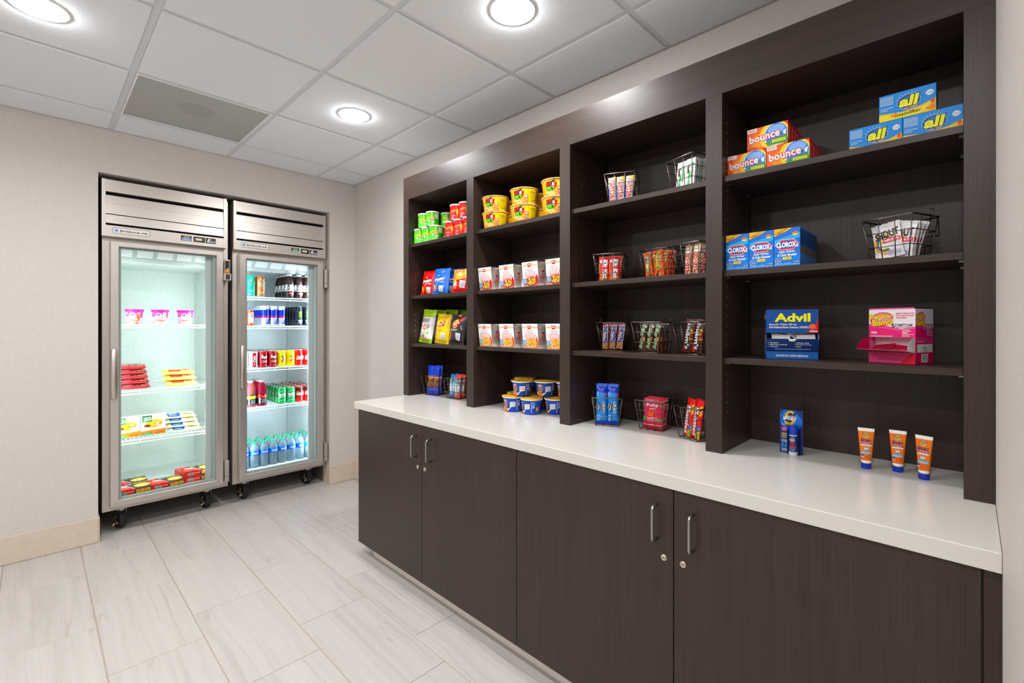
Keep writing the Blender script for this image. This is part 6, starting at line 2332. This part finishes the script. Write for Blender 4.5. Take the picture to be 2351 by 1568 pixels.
for c in range(3):
    for k in range(8):
        K_CLO.place((1.607 + .0266 * k, .5405 - .0716 * c, Z2), FW, 'blue stain remover box, %s column, %s' % (['left', 'middle', 'right'][c], ['at the front', 'second from the front', 'third from the front', 'fourth from the front', 'fifth from the front', 'sixth from the front', 'seventh from the front', 'last at the back'][k]), G)
ax, ay, ap = 1.679, .408, 19
K_ADV.place((ax, ay, Z3), FW + ap, 'navy blue pain reliever dispenser box with yellow lettering')
th = R(FW + ap)
for lx, ly, dz, lr, ry, t in [(-.030, -.022, .040, 0, 3, 'left front'), (.040, -.022, .040, 0, -2, 'right front'), (.004, -.014, .053, 12, 38, 'tilted in the middle'), (-.020, -.002, .048, -8, -24, 'leaning at the back left'), (.030, .004, .046, 10, 20, 'leaning at the back right')]:
    K_PKW.place((ax + lx * math.cos(th) - ly * math.sin(th), ay + lx * math.sin(th) + ly * math.cos(th), Z3 + dz), FW + ap + lr, 'white tablet packet in the navy dispenser, ' + t, 'white tablet packets', rx=-6, ry=ry)
px0, py0, pp = 1.713, .142, -21
K_PEP.place((px0, py0, Z3), FW + pp, 'pink stomach tablet dispenser box with an open front tray')
th = R(FW + pp)
for lx, ly, dz, lr, ry, t in [(-.020, -.050, .036, 6, -8, 'left'), (.020, -.048, .034, -6, 6, 'right')]:
    K_PKP.place((px0 + lx * math.cos(th) - ly * math.sin(th), py0 + lx * math.sin(th) + ly * math.cos(th), Z3 + dz), FW + pp + lr, 'dark pink tablet packet at the %s of the pink tray' % t, 'pink tablet packets', rx=-66, ry=ry)
K_COP.place((1.729, .418, Z0), FW, 'blue carded sunscreen stick in a clear blister', None)
K_TUB.place((1.704, .2185, Z0), FW + 8, 'orange sunscreen tube with blue cap, left of three', 'orange sunscreen tubes on the countertop')
K_TUB.place((1.728, .1485, Z0), FW, 'orange sunscreen tube with blue cap, middle of three', 'orange sunscreen tubes on the countertop')
K_TUB.place((1.694, .0905, Z0), FW - 18, 'orange sunscreen tube with blue cap, right of three, nearest', 'orange sunscreen tubes on the countertop')

# ================================================================== INSIDE THE REFRIGERATORS
S0 = .2125
z = F1Z[0] + .0003
for x, k, t in ((.449, K_ICE1, 'left one of three on the top wire shelf'), (.583, K_ICE2, 'middle one of three on the top wire shelf'), (.722, K_ICE2, 'right one of three on the top wire shelf')):
    k.place((x, 3.835, z), -14, 'pink ice cream cup with magenta lid, ' + t, 'pink ice cream cups')
z = F1Z[1] + .0003
for k in range(5):
    K_BUR1.place((.4545 - .004 * k, 3.874 + .012 * k, z + .0308 * k), -3 + 2 * (k % 2), 'red frozen burrito pack, %s of the stack at the left' % ['bottom one', 'second from bottom', 'middle one', 'second from top', 'top one'][k], 'red frozen burrito packs', rx=9)
for k in range(3):
    K_BUR2.place((.700 - .006 * k, 3.868 + .01 * k, z + .0372 * k), 3 - 2 * k, 'yellow and orange frozen wrap pack, %s of the stack at the right' % ['bottom one', 'middle one', 'top one'][k], 'yellow and orange frozen packs', rx=9)
z = F1Z[2] + .0003
K_PIE.place((.4115, 3.852, z), -1, 'frozen pot pie box at the left, partly behind the door frame', 'frozen pot pie boxes', rx=-5)
K_PIE.place((.5460, 3.850, z), -2, 'frozen pot pie box with green corner, next to the blue packs', 'frozen pot pie boxes', rx=-5)
for k in range(4):
    K_BRK.place((.718 - .006 * k, 3.862 + .018 * k, z + .0276 * k), 0, 'blue and cream frozen pack, %s of the stack' % ['bottom one', 'second from bottom', 'third from bottom', 'top one'][k], 'blue and cream frozen packs', rx=10)
for x, y, zz, r, t in ((.4352, 3.790, 0, 0, 'at the left, in front'), (.4352, 3.935, 0, 0, 'at the left, behind the front one'), (.609, 3.792, 0, 0, 'in the middle'), (.7885, 3.811, 0, 0, 'at the right, in front and under'),
                       (.782, 3.953, 0, 1, 'at the right, behind')):
    K_MEAL.place((x, y, S0 + zz), r, 'red and black frozen macaroni box, ' + t, 'frozen macaroni boxes')
K_MEAL.place((.7885, 3.812, S0 + .0366), 0, 'red and black frozen macaroni box lying on top of the right one', 'frozen macaroni boxes')

ORDN = ['at the front', 'second from the front', 'third from the front', 'fourth from the front', 'fifth from the front', 'sixth from the front']


def column(kind, x, y0, dy, n, z, what, where, grp, rz=0):
    for k in range(n):
        kind.place((x, y0 + dy * k, z), rz, '%s, %s, %s' % (what, where, ORDN[k]), grp)


z = F2Z[0] + .0003
column(K_TEA, 1.123, 3.822, .07, 1, z, 'tall turquoise tea can with a blossom branch', 'top shelf', None)
column(K_ARZ, 1.191, 3.822, .07, 1, z, 'tall patterned orange and red tea can', 'top shelf', None)
for c, x in enumerate((1.402, 1.472, 1.541)):
    column(K_DARK, x, 3.822, .071, 4 if c < 2 else 2, z, 'dark bottle with white cap', '%s column on the top shelf' % ['left', 'middle', 'right'][c], 'dark tea bottles')
z = F2Z[1] + .0003
column(K_V8, 1.119, 3.818, .06, 1, z, 'small red and white vegetable juice can', 'second shelf at the left', None)
for c, x in enumerate((1.2235, 1.2815, 1.3395)):
    column(K_RED, x, 3.818, .0585, 6 if c == 0 else 3, z, 'slim blue and silver energy can', '%s column of three' % ['left', 'middle', 'right'][c], 'blue and silver energy drink cans')
for c, x in enumerate((1.475, 1.534)):
    column(K_MON, x, 3.818, .0592, 5 if c == 0 else 3, z, 'slim black energy can with green mark', '%s column of two' % ['left', 'right'][c], 'black energy drink cans')
z = F2Z[2] + .0003
rows = [(1.0710, K_DIET, 'silver diet cola can', 'first'), (1.1375, K_DIET, 'silver diet cola can', 'second'), (1.2040, K_DRP, 'dark red soda can', 'third'), (1.2705, K_DRP, 'dark red soda can', 'fourth'), (1.3370, K_YEL, 'yellow soda can', 'fifth'),
        (1.4025, K_YEL, 'yellow soda can', 'sixth'), (1.4695, K_COLA, 'bright red cola can', 'seventh'), (1.5365, K_COLA, 'bright red cola can', 'eighth')]
for x, k, w_, nth in rows:
    column(k, x, 3.812, .0675, 5, z, w_, nth + ' column on the middle shelf', w_ + 's')
z = F2Z[3] + .0003
for x, k, c, n in ((1.123, K_VIT1, 'pinkish drink bottle with a lime label', 2), (1.197, K_VIT2, 'red drink bottle with a red label', 3)):
    column(k, x, 3.815, .072, n, z, c, 'lower shelf left', c + 's')
column(K_VIT1, 1.0655, 3.862, .07, 1, z, 'pinkish drink bottle with a lime label', 'partly behind the door frame', None) if False else None
for c, (x, k, w_) in enumerate(((1.3385, K_SPR, 'green lemon-lime soda can'), (1.4055, K_SPR, 'green lemon-lime soda can'), (1.4725, K_ZERO, 'black-topped red cola can'), (1.5395, K_ZERO, 'black-topped red cola can'))):
    column(k, x, 3.812, .0675, 6, z, w_, ['left', 'right', 'left', 'right'][c] + ' column on the lower shelf', w_ + 's', rz=-8)
z = S0
for c in range(8):
    column(K_DAS, 1.0780 + .0662 * c, 3.806, .0705, 3, z, 'clear water bottle with green cap', '%s column from the left' % ['first', 'second', 'third', 'fourth', 'fifth', 'sixth', 'seventh', 'eighth'][c], 'water bottles on the cabinet floor')
